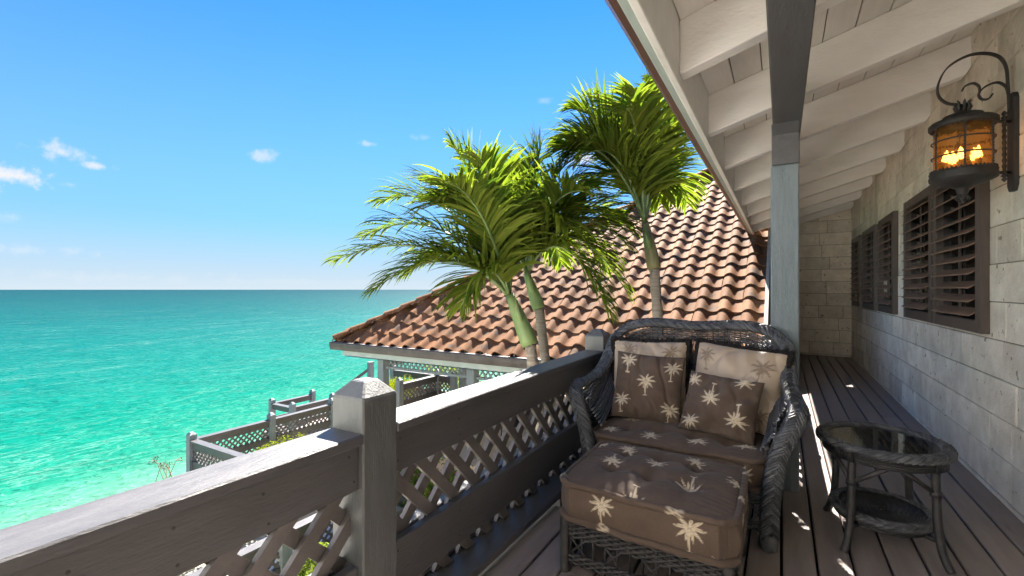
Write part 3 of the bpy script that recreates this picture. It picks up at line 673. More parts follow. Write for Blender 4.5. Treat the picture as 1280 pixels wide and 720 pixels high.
# beam and the square post with its head block
PX0, PX1, PY0, PY1 = -.062, .098, 3.455, 3.615
zb_ = 2.355
beam = MB().box(-.05, .11, -1.6, y_end, zb_, zr(-.05) - .003).build('porch_beam', M['beam'], bevel=.006)
tag(beam, 'dark grey timber beam running along under the porch rafters', 'beam')
pp = thing('porch_post', 'tall blue grey square timber post standing behind the wicker armchair', 'post', ((PX0+PX1)/2, (PY0+PY1)/2, 0))
box('post_shaft', M['post'], pp, PX0, PX1, PY0, PY1, -.002, 2.11, bevel=.008)
b = MB(); x0, x1 = -.056, .100; y0, y1 = 3.45, 3.63
pts = [(y0, 2.11), (y1, 2.11), (y1, zb_ - .001), (y0 - .09, zb_ - .001), (y0, 2.30)]; n = 5
b.v = [(x0, p[0], p[1]) for p in pts] + [(x1, p[0], p[1]) for p in pts]; b.f = [tuple(range(n))[::-1], tuple(range(n, 2*n))] + [(i, (i+1) % n, n+(i+1) % n, n+i) for i in range(n)]
b.build('head_block', M['beam'], pp, bevel=.005)

# ------------------------------------------------------------------ the balcony railing
rail = thing('balcony_railing', 'dark grey timber balcony railing with diagonal lattice overlooking the sea', 'railing', (-1.267, 1.14, 0))
XI, XO = -1.19, -1.345
def rail_post(x0, x1, y0, y1):
    b = MB(); zt = .934; i = .046
    b.box(x0, x1, y0, y1, -.25, zt)
    b.f.pop(1)
    b.add([(x0,y0,zt),(x1,y0,zt),(x1,y1,zt),(x0,y1,zt),(x0+i,y0+i,.985),(x1-i,y0+i,.985),(x1-i,y1-i,.985),(x0+i,y1-i,.985)], [(0,1,5,4),(1,2,6,5),(2,3,7,6),(3,0,4,7),(4,5,6,7)])
    bm = bmesh.new(); me = bpy.data.meshes.new('t'); me.from_pydata(b.v, [], b.f); bm.from_mesh(me); bmesh.ops.remove_doubles(bm, verts=bm.verts, dist=1e-5); bm.to_mesh(me); bm.free()
    b2 = MB(); b2.v = [tuple(v.co) for v in me.vertices]; b2.f = [tuple(p.vertices) for p in me.polygons]
    return b2.build('post', M['rail_z'], rail, bevel=.005)
rail_post(XO, XI, 1.061, 1.216); rail_post(XO, XI, 3.44, 3.595); rail_post(XO, XI, -1.25, -1.095)
def rail_bay(ya, yb, front):
    zt = .823
    box('cap_rail', M['rail_y'], rail, XO, XI + .003, ya, yb, zt - .036, zt, .005)
    box('top_rail', M['rail_y'], rail, -1.250, -1.212, ya, yb, .632, zt - .0365)
    box('outer_top_rail', M['rail_y'], rail, -1.330, -1.292, ya, yb, .632, zt - .0365)
    box('mid_rail', M['rail_y'], rail, -1.250, -1.212, ya, yb, .19, .38)
    box('outer_mid_rail', M['rail_y'], rail, -1.345, -1.292, ya, yb, .20, .362)
    box('sill_rail', M['rail_y'], rail, -1.335, -1.13, ya, yb, .062, .100)
    box('outer_bottom_rail', M['rail_y'], rail, -1.345, -1.292, ya, yb, .1005, .116)
    y = ya + .35
    while y < yb: box('sill_block', M['rail_y'], rail, -1.19, -1.14, y, y + .05, -.002, .0615); y += .95
    # strips: one layer behind the other
    zb, zt2 = .102, .70; hh = zt2 - zb; w = .046 * 1.414
    for lay, (xa, xb) in enumerate(((-1.271, -1.2505), (-1.2915, -1.2715))):
        sg = front if lay == 0 else -front
        s0 = ya - hh + .05 + lay * .06
        while s0 < yb:
            a0, a1 = (s0, s0 + hh) if sg > 0 else (s0 + hh, s0)
            vs = []
            poly = [(a0 - w/2, zb), (a0 + w/2, zb), (a1 + w/2, zt2), (a1 - w/2, zt2)]
            for lim, sgn in ((ya, 1), (yb, -1)):        # clip to the bay
                o = []
                for i in range(len(poly)):
                    p, q = poly[i], poly[(i+1) % len(poly)]; dp, dq = (p[0]-lim)*sgn, (q[0]-lim)*sgn
                    if dp >= 0: o.append(p)
                    if (dp > 0 > dq) or (dp < 0 < dq): t = dp/(dp-dq); o.append((p[0]+(q[0]-p[0])*t, p[1]+(q[1]-p[1])*t))
                poly = o
                if len(poly) < 3: break
            if len(poly) >= 3:
                n = len(poly); b = MB(); jx = R.uniform(-.001, .001)
                b.v = [(xa + jx, p[0], p[1]) for p in poly] + [(xb + jx, p[0], p[1]) for p in poly]
                b.f = [tuple(range(n)), tuple(range(2*n-1, n-1, -1))] + [(i, n+i, n+(i+1) % n, (i+1) % n) for i in range(n)]
                b.build('lattice_slat', M['slat'], rail)
            s0 += .164
rail_bay(1.216, 3.44, -1); rail_bay(-1.095, 1.061, 1)
NAIL = MB().lathe((0, 0, 0), [(.0004, .0012), (.0042, .0010), (.0046, -.002)], 8)
nm_ = bpy.data.meshes.new('nail_head'); nm_.from_pydata(NAIL.v, [], NAIL.f); nm_.materials.append(M['iron'])
for y in (.12, .33, .52, .74, 1.03, 1.25, 1.62, 2.05, 2.5, 2.95, 3.40):
    for z in (.745, .668, .345, .225):
        piece('nail_head', nm_, rail, (-1.2118, y + R.uniform(-.012, .012), z + R.uniform(-.012, .012)), rot=(0, rad(90), 0))
# the return towards the porch post, behind the armchair
ry = 3.52
box('cap_rail', M['rail_x'], rail, XI, PX0, ry - .077, ry + .075, .787, .823); box('top_rail', M['rail_x'], rail, XI, PX0, ry - .02, ry + .02, .632, .7865)
box('mid_rail', M['rail_x'], rail, XI, PX0, ry - .02, ry + .02, .19, .38); box('sill_rail', M['rail_x'], rail, XI, PX0, ry - .05, ry + .06, .002, .10)
for lay, yy in enumerate((ry + .021, ry + .042)):
    s0 = XI - .5
    while s0 < PX0:
        a0, a1 = (s0, s0 + .55) if lay else (s0 + .55, s0)
        if min(a0, a1) > XI and max(a0, a1) < PX0: MB().bar((a0, yy + .01, .10), (a1, yy + .01, .65), .02, .046, up=(0,0,1)).build('lattice_slat', M['slat'], rail)
        s0 += .164
# rail along the narrow walkway
wr = thing('walkway_railing', 'short grey railing along the narrow walkway behind the porch post', 'railing', (-.12, 5.0, 0))
box('cap_rail', M['rail_y'], wr, -.165, -.045, 3.62, 6.50, .787, .823); box('top_rail', M['rail_y'], wr, -.125, -.085, 3.62, 6.50, .66, .7865)
box('mid_rail', M['rail_y'], wr, -.125, -.085, 3.62, 6.50, .22, .36); box('bottom_rail', M['rail_y'], wr, -.14, -.07, 3.62, 6.50, .0, .06)
for k in range(16):
    y = 3.75 + k * .17; MB().bar((-.115, y, .05), (-.115, y + .02, .68), .03, .03).build('baluster', M['slat'], wr)
for y in (5.0, 6.40): box('post', M['rail_z'], wr, -.16, -.05, y, y + .1, -.002, .86)

# ------------------------------------------------------------------ shutters
def shutter(label, y0, y1, z0=1.012, z1=2.212):
    xf = XW - .052
    t = thing('louvred_shutter', label, 'shutter', (XW - .02, (y0 + y1) / 2, z0), 'dark louvred shutters on the stone wall')
    st = .085
    f = MB().box(xf, XW + .001, y0, y0 + st, z0, z1).box(xf, XW + .001, y1 - st, y1, z0, z1).box(xf + .002, XW + .001, y0 + st, y1 - st, z0, z0 + .085).box(xf + .002, XW + .001, y0 + st, y1 - st, z1 - .085, z1).build('frame', M['shutter'], t, bevel=.004)
    MB().box(XW - .0035, XW + .0005, y0 + st, y1 - st, z0 + .08, z1 - .08).build('pane', M['pane'], t)
    n = 11; h = (z1 - z0 - .17) / n; me = None
    for k in range(n):
        z = z0 + .085 + h * (k + .5); a = rad(33)
        c = Vector((XW - .031, 0, z)); dx, dz = .042 * math.cos(a), .042 * math.sin(a)
        b = MB().add([(c.x - dx - .015, y0+st+.003, z - dz), (c.x - dx - .015, y1-st-.003, z - dz), (c.x + dx - .015, y1-st-.003, z + dz), (c.x + dx - .015, y0+st+.003, z + dz),
                      (c.x - dx - .015, y0+st+.003, z - dz + .009), (c.x - dx - .015, y1-st-.003, z - dz + .009), (c.x + dx - .015, y1-st-.003, z + dz + .009), (c.x + dx - .015, y0+st+.003, z + dz + .009)],
                     [(0,1,2,3), (7,6,5,4), (0,4,5,1), (1,5,6,2), (2,6,7,3), (3,7,4,0)])
        b.build('slat', M['louvre'], t)
    yc = (y0 + y1) / 2
    MB().box(XW - .020, XW - .008, yc - .012, yc + .012, z0 + .09, z1 - .09).build('tilt_rod', M['shutter'], t)
    return t
M['pane'] = mat('window_dark_inside', (.008,.009,.01), (.014,.015,.016), rough=.08, spec=.5)  # glossy pane, the dark inside behind the louvres put into its colour
shutter('wide dark louvred shutter panel directly behind the lit lantern', 4.12, 5.19)
shutter('wide dark louvred shutter panel joined to the one behind the lantern', 5.25, 6.29)
shutter('single dark louvred shutter next along from the joined pair', 6.83, 7.78)
shutter('dark louvred shutter between the single one and the corner one', 8.10, 9.15)
shutter('dark louvred shutter tight against the corner of the end wall', 9.51, 10.48)

# ================================================================== WICKER
def weave(b, fn, rows, stakes, r, amp, skip=None, per=2, n=4):
    """rows of cane running over and under the stakes on the sheet fn(u,v) -> (point, normal)"""
    m = stakes * per
    for k in range(rows):
        v = (k + .5) / rows; run = []
        for i in range(m + 1):
            u = i / m
            if skip and skip(u, v):
                if len(run) > 2: b.tube(run, r, n, cap=False)
                run = []; continue
            p, nr = fn(u, v)
            run.append(p + nr * amp * math.cos(math.pi * (u * stakes + k)))
        if len(run) > 2: b.tube(run, r, n, cap=False)
def stakes_(b, fn, cnt, r, v0=0, v1=1, seg=8, n=5):
    for k in range(cnt + 1):
        u = min(max(k / cnt, .004), .996)
        b.tube([fn(u, v0 + (v1 - v0) * j / seg)[0] for j in range(seg + 1)], r, n, cap=False)
def braid(b, ctl, half, step=.019, r=.0105, n=12):
    """herringbone plait along control points (x,y,z, nx,ny,nz)"""
    pts = resample(crom(ctl, n), step); m = len(pts)
    for i in range(m):
        p = Vector(pts[i][:3]); q = Vector(pts[min(i + 1, m - 1)][:3]); o = Vector(pts[max(i - 1, 0)][:3])
        t = (q - o)
        if t.length < 1e-6: continue
        t.normalize(); nr = Vector(pts[i][3:6]); nr = (nr - t * nr.dot(t)).normalized(); w = t.cross(nr)
        for sg in (-1, 1):
            s = p + t * (step * .5 if sg > 0 else 0)
            for j in (-1, 0, 1):        # three fine canes to a strand
                jr = R.uniform(.85, 1.15); s2 = s + t * j * r * 1.55 + nr * (-.25 * r if j else .1 * r)
                b.tube([s2 + w * sg * half * .98 - nr * half * .42 - t * step * .9, s2 + w * sg * half * .86 + nr * half * .08 + t * step * .1, s2 + w * sg * half * .45 + nr * half * .34 + t * step * .85, s2 - w * sg * half * .10 + nr * half * .30 + t * step * 1.5, s2 - w * sg * half * .30 + nr * half * .0 + t * step * 1.9],
                       [r * .5, r * jr * .62, r * jr * .68, r * .6, r * .35], 5)
    b.tube([Vector(p[:3]) - Vector(p[3:6]).normalized() * half * .1 for p in pts[::2]], half * .45, 6)
def wrapped(b, pts, r, pitch=.011, n=8):
    """a pole bound with cane: a ridged tube"""
    ps = resample(crom([tuple(p) for p in pts], 10), pitch / 2)
    b.tube(ps, [r * (1.0 if i % 2 else .86) for i in range(len(ps))], n)

# ------------------------------------------------------------------ armchair
CX = -.515
chair = thing('wicker_armchair', 'wide charcoal wicker armchair with braided arms and back', 'armchair', (CX, 3.0, 0))
half_path = [(-.025, 2.635, .64), (.012, 2.80, .675), (.022, 2.98, .715), (.018, 3.14, .80), (-.01, 3.27, .905), (-.085, 3.365, .985), (-.20, 3.395, 1.025), (-.35, 3.40, 1.035), (CX, 3.40, 1.025)]
full = half_path + [(2 * CX - x, y, h) for x, y, h in reversed(half_path[:-1])]
shell_pts = resample(crom(full, 16), .02); NS = len(shell_pts)
def shell(u, v):
    f = u * (NS - 1); i = min(int(f), NS - 2); t = f - i
    a, c = shell_pts[i], shell_pts[i + 1]; x, y, h = (p + (q - p) * t for p, q in zip(a, c))
    tx, ty = c[0] - a[0], c[1] - a[1]; nr = Vector((ty, -tx, 0)).normalized()       # outward
    z0 = .16; z = z0 + (h - z0) * v; k = .03 * (1 - v) ** 1.2
    return Vector((x, y, z)) - nr * k * (-1 if False else 1), nr
def opening(u, v):      # the long slot under the top rail of the back
    x = shell_pts[min(int(u * (NS - 1)), NS - 1)][0]
    return abs(x - CX) < .30 and shell_pts[min(int(u * (NS - 1)), NS - 1)][1] > 3.2 and .80 < v < .905
b = MB(); weave(b, shell, 62, 76, .0062, .0075, opening); tag(b.build('woven_shell', M['wicker'], chair, smooth=True), kind='stuff')
b = MB(); stakes_(b, shell, 76, .0055); tag(b.build('stakes', M['wicker'], chair, smooth=True), kind='stuff')
# plaited edge: foot of one arm, over the arm, round the back, down the other arm
edge_half = [(-.050, 2.612, .075, .25,-1,.0), (-.046, 2.600, .22, .25,-1,.0), (-.030, 2.595, .38, .25,-1,.05), (.004, 2.597, .52, .35,-1,.1), (.050, 2.615, .625, .5,-.9,.4), (.078, 2.67, .688, .5,-.5,.9), (.074, 2.78, .708, .45,-.2,1), (.060, 2.92, .724, .4,-.3,1), (.045, 3.06, .765, .3,-.5,1), (.036, 3.19, .852, .3,-.7,.8)]
back_half = [(.030, 3.275, .93, .3,-.8,.5), (-.02, 3.345, 1.005, .25,-.8,.6), (-.12, 3.385, 1.052, .1,-.8,.7), (-.27, 3.398, 1.066, 0,-.8,.75), (CX, 3.402, 1.052, 0,-.8,.75)]
mir = lambda L_: [(2 * CX - x, y, z, -nx, ny, nz) for x, y, z, nx, ny, nz in L_]
b = MB(); braid(b, edge_half + back_half[:1], .044, .035, .0105); b.build('arm_braid', M['wicker'], chair, smooth=True)
b = MB(); braid(b, mir(edge_half + back_half[:1]), .044, .035, .0105); b.build('arm_braid', M['wicker'], chair, smooth=True)
bk = back_half + list(reversed(mir(back_half[:-1])))
b = MB(); braid(b, [edge_half[-1]] + bk + [mir(edge_half[-1:])[0]], .036, .033, .0100); b.build('back_braid', M['wicker'], chair, smooth=True)
# looped canes filling the slot, and the padded band beneath the braid
b = MB()
for k in range(17):
    x = CX - .29 + .58 * k / 16; xx = x + .03
    b.tube([(x, 3.385, .86), (xx - .012, 3.392, .90), (xx, 3.395, .955)], .004, 5); b.tube([(xx + .01, 3.385, .86), (x + .01, 3.392, .90), (x, 3.395, .955)], .004, 5)
b.build('slot_loops', M['wicker'], chair, smooth=True)
# inner arm strands sweeping down beside the cushions
for sg in (1, -1):
    b = MB()
    for k in range(12):
        f = k / 11; pp_ = []
        for j in range(9):
            t = j / 8; x = .035 + .02 * t - .075 * f * (1 - .5 * t) - .05 * f; y = 2.66 + .60 * t; z = .672 + .20 * t ** 2.2 - .19 * f * (1 - .25 * t)
            pp_.append((x if sg > 0 else 2 * CX - x, y, z))
        b.tube(pp_, .0075, 5)
    b.build('arm_strands', M['wicker'], chair, smooth=True)
# seat platform, apron, stretcher band and feet
b = MB()
def apron(u, v): return Vector((-.055 + (2 * CX + .11) * u, 2.625, .215 + .085 * v)), Vector((0, -1, 0))
weave(b, apron, 8, 40, .0062, .007)
def band(u, v): return Vector((-.055 + (2 * CX + .11) * u, 2.625, .085 + .045 * v)), Vector((0, -1, 0))
weave(b, band, 4, 40, .0066, .007)
for k in range(14):
    x = -.07 + (2 * CX + .14) * k / 13; x2 = x - .07
    b.tube([(x, 2.625, .12), (x2, 2.625, .225)], .005, 5); b.tube([(x2, 2.628, .12), (x, 2.628, .225)], .005, 5)
b.build('front_apron', M['wicker'], chair, smooth=True)
MB().box(2 * CX + .06, -.06, 2.63, 3.36, .255, .292).build('seat_platform', M['wickerb'], chair)
for sx in (-.055, 2 * CX + .055):
    for yy in (2.63, 3.33):
        b = MB(); prof = []
        for j in range(13):
            t = j / 12; prof.append((.018 + .026 * math.sin(math.pi * min(1, .18 + t * .9)) ** .7 + (.0025 if j % 2 else 0), .105 * t))
        b.lathe((sx, yy, 0), [(.004, 0)] + prof + [(.03, .3)], 12); b.build('foot', M['wicker'], chair, smooth=True)

# ------------------------------------------------------------------ ottoman base
OT = thing('wicker_ottoman', 'charcoal wicker ottoman base under the tufted brown cushion', 'ottoman', (-.52, 2.24, 0))
ox0, ox1, oy0, oy1 = -.865, -.175, 1.945, 2.535; osk = -.055
def ot(x, y): return (x, y + osk * (x + .52))
def side_path(u):
    per = [(ox0, oy0), (ox1, oy0), (ox1, oy1), (ox0, oy1), (ox0, oy0)]; ls = [ox1-ox0, oy1-oy0, ox1-ox0, oy1-oy0]; s = u * sum(ls)
    for i in range(4):
        if s <= ls[i] or i == 3:
            t = min(s / ls[i], 1); a, c = per[i], per[i+1]; d = Vector((c[0]-a[0], c[1]-a[1], 0)).normalized()
            x, y = a[0] + (c[0]-a[0]) * t, a[1] + (c[1]-a[1]) * t; return Vector((*ot(x, y), 0)), Vector((d.y, -d.x, 0))
        s -= ls[i]
b = MB()
def o_top(u, v): p, n_ = side_path(u); return p + Vector((0, 0, .165 + .085 * v)), n_
def o_mid(u, v): p, n_ = side_path(u); return p + Vector((0, 0, .045 + .05 * v)), n_
weave(b, o_top, 8, 92, .0066, .0075); weave(b, o_mid, 5, 92, .0066, .0075); tag(b.build('woven_bands', M['wickerb'], OT, smooth=True), kind='stuff')
b = MB()
for k in range(46):
    p, n_ = side_path((k + .5) / 46); p2, _ = side_path(((k + 1.9) / 46) % 1)
    b.tube([p + Vector((0,0,.04)), p + Vector((0,0,.25))], .0055, 5)
    if k % 3 == 0 and (p2 - p).length < .12: b.tube([p + Vector((0,0,.09)), p2 + Vector((0,0,.17))], .005, 5); b.tube([p2 + Vector((0,0,.09)) + n_*.004, p + Vector((0,0,.17)) + n_*.004], .005, 5)
b.build('cross_canes', M['wickerb'], OT, smooth=True)
for x in (ox0, ox1):
    for y in (oy0, oy1):
        X, Y = ot(x, y); b = MB(); wrapped(b, [(X, Y, 0), (X, Y, .1), (X, Y, .25)], .026); b.build('leg', M['wickerb'], OT, smooth=True)
b = MB().box(ox0, ox1, oy0, oy1, .235, .252); b.v = [(*ot(x, y), z) for x, y, z in b.v]; b.build('platform', M['wickerb'], OT)

# ------------------------------------------------------------------ printed palms: flat print carried by the weave of the cloth
def palm_ink(x, y):
    """one palm motif about 1 unit tall, crown at the origin; returns ink 0..1"""
    best = 0.0
    if -.62 < y < .02:
        d = abs(x - .02 * math.sin(y * 5)); best = max(best, min(1, max(0, (.022 - d) / .012 + .5)))
    if -.66 < y < -.60 and abs(x) < .10: best = 1.0
    r = math.hypot(x, y)
    if .02 < r < .52:
        for a, ln in ((14, .46), (48, .44), (90, .36), (132, .44), (166, .46), (206, .44), (-26, .44), (-60, .36), (240, .36)):
            an = rad(a); dx, dy = math.cos(an), math.sin(an)
            s = (x * dx + y * dy) / ln; q = (-x * dy + y * dx) + .10 * s * s * (1 if dx > 0 else -1)
            if 0 < s < 1:
                w = .046 * math.sin(math.pi * s ** .75) ** .9
                best = max(best, min(1, max(0, (w - abs(q)) / .014 + .3)) * (0.55 if abs(q) < .007 else 1))
    return best
def ink(motifs):
    def f(x, y):
        v = 0.0
        for mx, my, sc, rot in motifs:
            sc *= .88
            dx, dy = (x - mx) / sc, (y - my) / sc
            if dx * dx + dy * dy < .6:
                c, s = math.cos(rot), math.sin(rot); v = max(v, palm_ink(dx * c + dy * s, -dx * s + dy * c))
        return v
    return f
def wr(p, sc, amp): return noise.noise(Vector(p) * sc) * amp
def pillow(name, label, c, w, h, t, yaw, lean, roll, m, motifs, seed, fringe=False, n=84, cat='pillow'):
    """cushion standing on edge: faces -Y before yaw, leans back, rolls in its own plane"""
    c = Vector(c); o = thing(name, label, cat, (c.x, c.y, c.z - h * .5)) if fringe else None
    cy, sy = math.cos(yaw), math.sin(yaw); X = Vector((cy, sy, 0)); F = Vector((sy, -cy, 0))
    U = (Vector((0,0,1)) * math.cos(lean) - F * math.sin(lean)); NN = (F * math.cos(lean) + Vector((0,0,1)) * math.sin(lean))
    cr, sr = math.cos(roll), math.sin(roll); A = X * cr + U * sr; B = U * cr - X * sr; f = ink(motifs)
    def surf(sgn):
        def fn(u, v):
            u, v = u * 2 - 1, v * 2 - 1
            x = u * w / 2 * (1 - .055 * (1 - v * v)); y = v * h / 2 * (1 - .055 * (1 - u * u))
            e = max(0, (1 - u * u) * (1 - v * v)); th = t / 2 * e ** .42
            edge = max(abs(u), abs(v))
            th += (wr((u * 2, v * 2, seed), 1.0, .022) + .010 * math.sin(16 * (u if abs(v) > abs(u) else v) + 3 * noise.noise(Vector((u, v, seed + 4)))) * max(0, edge - .45) * 1.6) * min(1, e * 8)
            th -= .011 * (1 - min(1, 5 * abs(noise.noise(Vector((u * 1.7 + .6 * v, v * 1.1 - u * .5, seed * 3)))))) * min(1, e * 5)
            th += wr((u * 1.2 + v, v * .9 - u * .6, seed + 9), 2.2, .010) * min(1, e * 6)
            y -= .018 * (1 - abs(v)) * (1 - u * u)
            return c + A * x + B * y + NN * th * sgn
        return fn
    b = MB(); b.grid(surf(1), n, n, (lambda u, v: f((u - .5) * w, (v - .5) * h))); b.grid(surf(-1), 24, 24, lambda u, v: 0.0, flip=True)
    body = b.build('cover' if fringe else name, m, o, smooth=True)
    if not fringe: tag(body, label, cat)
    else:
        fb = MB(); s = surf(1); per = [(i / 40, 0) for i in range(40)] + [(1, i / 40) for i in range(40)] + [(1 - i / 40, 1) for i in range(40)] + [(0, 1 - i / 40) for i in range(40)]
        ring = [s(u, v) for u, v in per]; fb.tube(ring, [.023 * R.uniform(.8, 1.2) for _ in ring], 6, closed=True)
        for k, p in enumerate(ring):
            q = ring[(k + 1) % len(ring)]; d = (p - c); d = (d - NN * d.dot(NN)).normalized()
            for j in range(9):
                a = p.lerp(q, R.random()); e = (d * R.uniform(.5, 1) + NN * R.uniform(-.8, .8) + (q - p).normalized() * R.uniform(-.4, .4)).normalized() * R.uniform(.03, .05)
                tt = e.orthogonal().normalized() * .0030; t2 = e.cross(tt).normalized() * .0030
                fb.add([a + tt, a - tt * .5 + t2, a - tt * .5 - t2, a + e], [(0,1,3), (1,2,3), (2,0,3)])
        tag(fb.build('fringe', M['fringe'], o), kind='stuff')
    return body
P = math.pi
pillow('fringed_pillow', 'beige palm print pillow with black fringe behind the upright brown pillow', (-.775, 3.16, .71), .50, .50, .19, rad(5), rad(17), rad(1), M['beige'],
       [(-.13, .18, .17, 0), (.15, .17, .17, .1), (0, -.02, .17, 0), (-.17, -.15, .17, 0)], 1.0, True)
pillow('fringed_pillow', 'beige palm print pillow with black fringe behind the tilted brown pillow', (-.245, 3.15, .70), .53, .51, .20, rad(-7), rad(19), rad(-5), M['beige'],
       [(-.19, .17, .17, .1), (.15, .14, .20, -.15), (-.02, -.02, .17, 0), (.17, -.15, .17, 0)], 2.0, True)
pillow('brown_pillow', 'upright brown pillow printed with cream palms', (-.745, 3.00, .672), .435, .435, .19, rad(6), rad(20), rad(-3), M['brown'],
       [(-.13, .165, .155, 0), (.155, .135, .15, -.05), (.0, .04, .165, 0), (-.15, -.10, .155, .05), (.16, -.13, .16, -.2)], 3.0)
pillow('brown_pillow', 'brown pillow with upside down cream palms tilted beside the upright one', (-.305, 2.905, .628), .41, .36, .19, rad(-8), rad(27), rad(-4), M['brown'],
       [(-.04, .03, .155, P), (.115, .155, .15, P), (-.165, .12, .14, P), (-.135, -.13, .155, -.2), (.115, -.075, .17, P - .05)], 4.0)

# box cushions with rolled edges
def box_cushion(name, label, x0, x1, y0, y1, z0, z1, top_m, side_m, tufts, seed, skew=0.0, bulge=.055, nu=150, nv=110, right_m=()):
    w, d = x1 - x0, y1 - y0; cx, cy = (x0 + x1) / 2, (y0 + y1) / 2
    t = thing(name, label, 'cushion', (cx, cy, z0)); rr = .05
    ft, fs, fr = ink(top_m), ink(side_m), ink(right_m)
    def corner(x, y):       # round the plan corners, sway the sides
        ux, uy = (x - cx) / (w / 2), (y - cy) / (d / 2); k = max(0, abs(ux) - .86) * max(0, abs(uy) - .82) * 9
        x = cx + (x - cx) * (1 - k * .25) ; y = cy + (y - cy) * (1 - k * .3); y += skew * (x - cx); return x, y
    def top(u, v):
        x, y = corner(x0 + u * w, y0 + v * d); e = (1 - (2*u-1)**2) * (1 - (2*v-1)**2); z = z1 + bulge * max(0, e) ** .42
        for tx, ty in tufts:
            dx, dy = (u - tx) * w, (v - ty) * d; z -= .034 * math.exp(-(dx*dx + dy*dy) / .0028) + .008 * math.exp(-dx*dx / .0006) * math.exp(-dy*dy/.03) + .008 * math.exp(-dy*dy / .0006) * math.exp(-dx*dx/.03)
        z += wr((x * 5, y * 5, seed), 1, .007) + .004 * math.sin(v * d * 190 + 2 * noise.noise(Vector((x*6, y*6, 1)))) * max(0, abs(2*u-1) - .55) * 1.8 + .002 * wr((x*40, y*40, seed), 1, 1)
        return Vector((x, y, z))
    b = MB(); b.grid(top, nu, nv, lambda u, v: ft((u - .5) * w, (v - .5) * d))
    def side(a, c, out, f, mu, W):
        def fn(u, v):
            x, y = corner(a[0] + (c[0]-a[0]) * u, a[1] + (c[1]-a[1]) * u); p = Vector((x, y, z0 + (z1 - z0) * v))
            k = 4 * v * (1 - v) * min(1, 14 * u * (1 - u)); return p + Vector(out) * (.018 * k + wr((x*7 + y*7, v * 1.5, seed), 1, .010) * k + .0025 * math.sin(u * W * 120 + v * 3) * k * (1 if abs(2*u-1) > .6 else .2))
        b.grid(fn, mu, 36, lambda u, v: f((u - .5) * W, (v - .5) * (z1 - z0)))
    side((x0, y0), (x1, y0), (0,-1,0), fs, nu, w); side((x1, y0), (x1, y1), (1,0,0), fr, 60, d); side((x1, y1), (x0, y1), (0,1,0), lambda a, c: 0.0, 30, w); side((x0, y1), (x0, y0), (-1,0,0), lambda a, c: 0.0, 30, d)
    cov = b.build('cover', M['brown'], t, smooth=True)
    for zz, nm in ((z1 + .002, 'top_piping'), (z0 + .004, 'bottom_piping')):
        per = []
        K = 46
        for (a, c) in (((x0,y0),(x1,y0)), ((x1,y0),(x1,y1)), ((x1,y1),(x0,y1)), ((x0,y1),(x0,y0))):
            for i in range(K):
                X, Y = corner(a[0] + (c[0]-a[0]) * i / K, a[1] + (c[1]-a[1]) * i / K); ox, oy = (X - cx), (Y - cy); l_ = math.hypot(ox, oy)
                per.append(Vector((X + ox / l_ * .008, Y + oy / l_ * .008, zz + wr((X * 9, Y * 9, seed + 3), 1, .006))))
        pb = MB(); pb.tube(per, [.0150 * (1 + .10 * math.sin(i * 1.9) + R.uniform(-.06, .06)) for i in range(len(per))], 10, closed=True)
        spots_ = [R.random() * len(per) for _ in range(4)]
        for i in range(len(per)):
            on = any(abs(i - s_) < 1.6 for s_ in spots_)
            pb.a += [(.85 if on and (k + i) % 3 else 0.0) for k in range(10)]
        pb.build(nm, M['brown'], t, smooth=True)
    return t
box_cushion('ottoman_cushion', 'tufted brown box cushion printed with cream palms on the ottoman', -.885, -.155, 1.925, 2.552, .255, .412,
    [(-.21, -.02, .15, P + .1), (-.19, .20, .15, P - .2), (.0, .03, .15, P - .1), (.15, .20, .14, P - .1), (.17, -.10, .15, P - .1), (-.02, -.335, .16, P), (.355, .05, .14, P + .6), (-.355, .22, .14, 2.5)],
    [(-.155, .03, .155, 0), (.21, .03, .17, 0), (-.05, -.105, .13, .2), (.32, -.09, .13, -.3)], [(.26,.36), (.27,.72), (.5,.33), (.5,.72), (.74,.34), (.74,.70)], 1.3, skew=-.055, right_m=[(-.1, .02, .15, 0), (.15, .0, .15, 0)])
box_cushion('seat_cushion', 'brown palm print seat cushion in the wicker armchair', -.985, -.075, 2.615, 3.30, .291, .432,
    [(-.37, -.24, .16, 2.7), (-.12, -.27, .16, P), (.13, -.25, .16, P), (.36, -.20, .16, P), (-.30, -.02, .16, 2.9), (.3, .03, .16, P)], [(.36, .0, .16, 0), (-.3, 0, .16, 0), (.05, 0, .16, 0)],
    [(.2,.28), (.4,.28), (.6,.28), (.8,.28)], 5.1, bulge=.05, nu=140, nv=90)

# ------------------------------------------------------------------ side table
TX, TY, TZ = .450, 3.055, .520; TA, TB = .272, .300
tab = thing('wicker_side_table', 'small oval black wicker side table with glass top and lower shelf', 'side table', (TX, TY, 0))
def oval(c, a, bb, z, n=48, ph=0): return [(c[0] + a * math.cos(2*P*k/n + ph), c[1] + bb * math.sin(2*P*k/n + ph), z) for k in range(n)]
def coil(name, z, a, bb, r, parent, rings):
    b = MB()
    for k in range(rings):
        f = 1 - k / rings * .94; pts = []
        n = max(14, int(70 * f))
        for i in range(n): an = 2*P*i/n; pts.append((TX + a*f*math.cos(an), TY + bb*f*math.sin(an), z + .0025 * (1 if (i + k) % 2 else -1)))
        b.tube(pts, r, 5, closed=True)
    return tag(b.build(name, M['wickerb'], parent, smooth=True), kind='stuff')
def oval_braid(name, z, a, bb, half, step, r, up):
    ctl = []
    for k in range(41): an = 2*P*k/40; ctl.append((TX + a*math.cos(an), TY + bb*math.sin(an), z, math.cos(an)*(1-up), math.sin(an)*(1-up), up))
    b = MB(); braid(b, ctl, half, step, r, 6); return b.build(name, M['wicker'], tab, smooth=True)
coil('top_coil', TZ - .018, TA - .035, TB - .035, .0075, tab, 22)
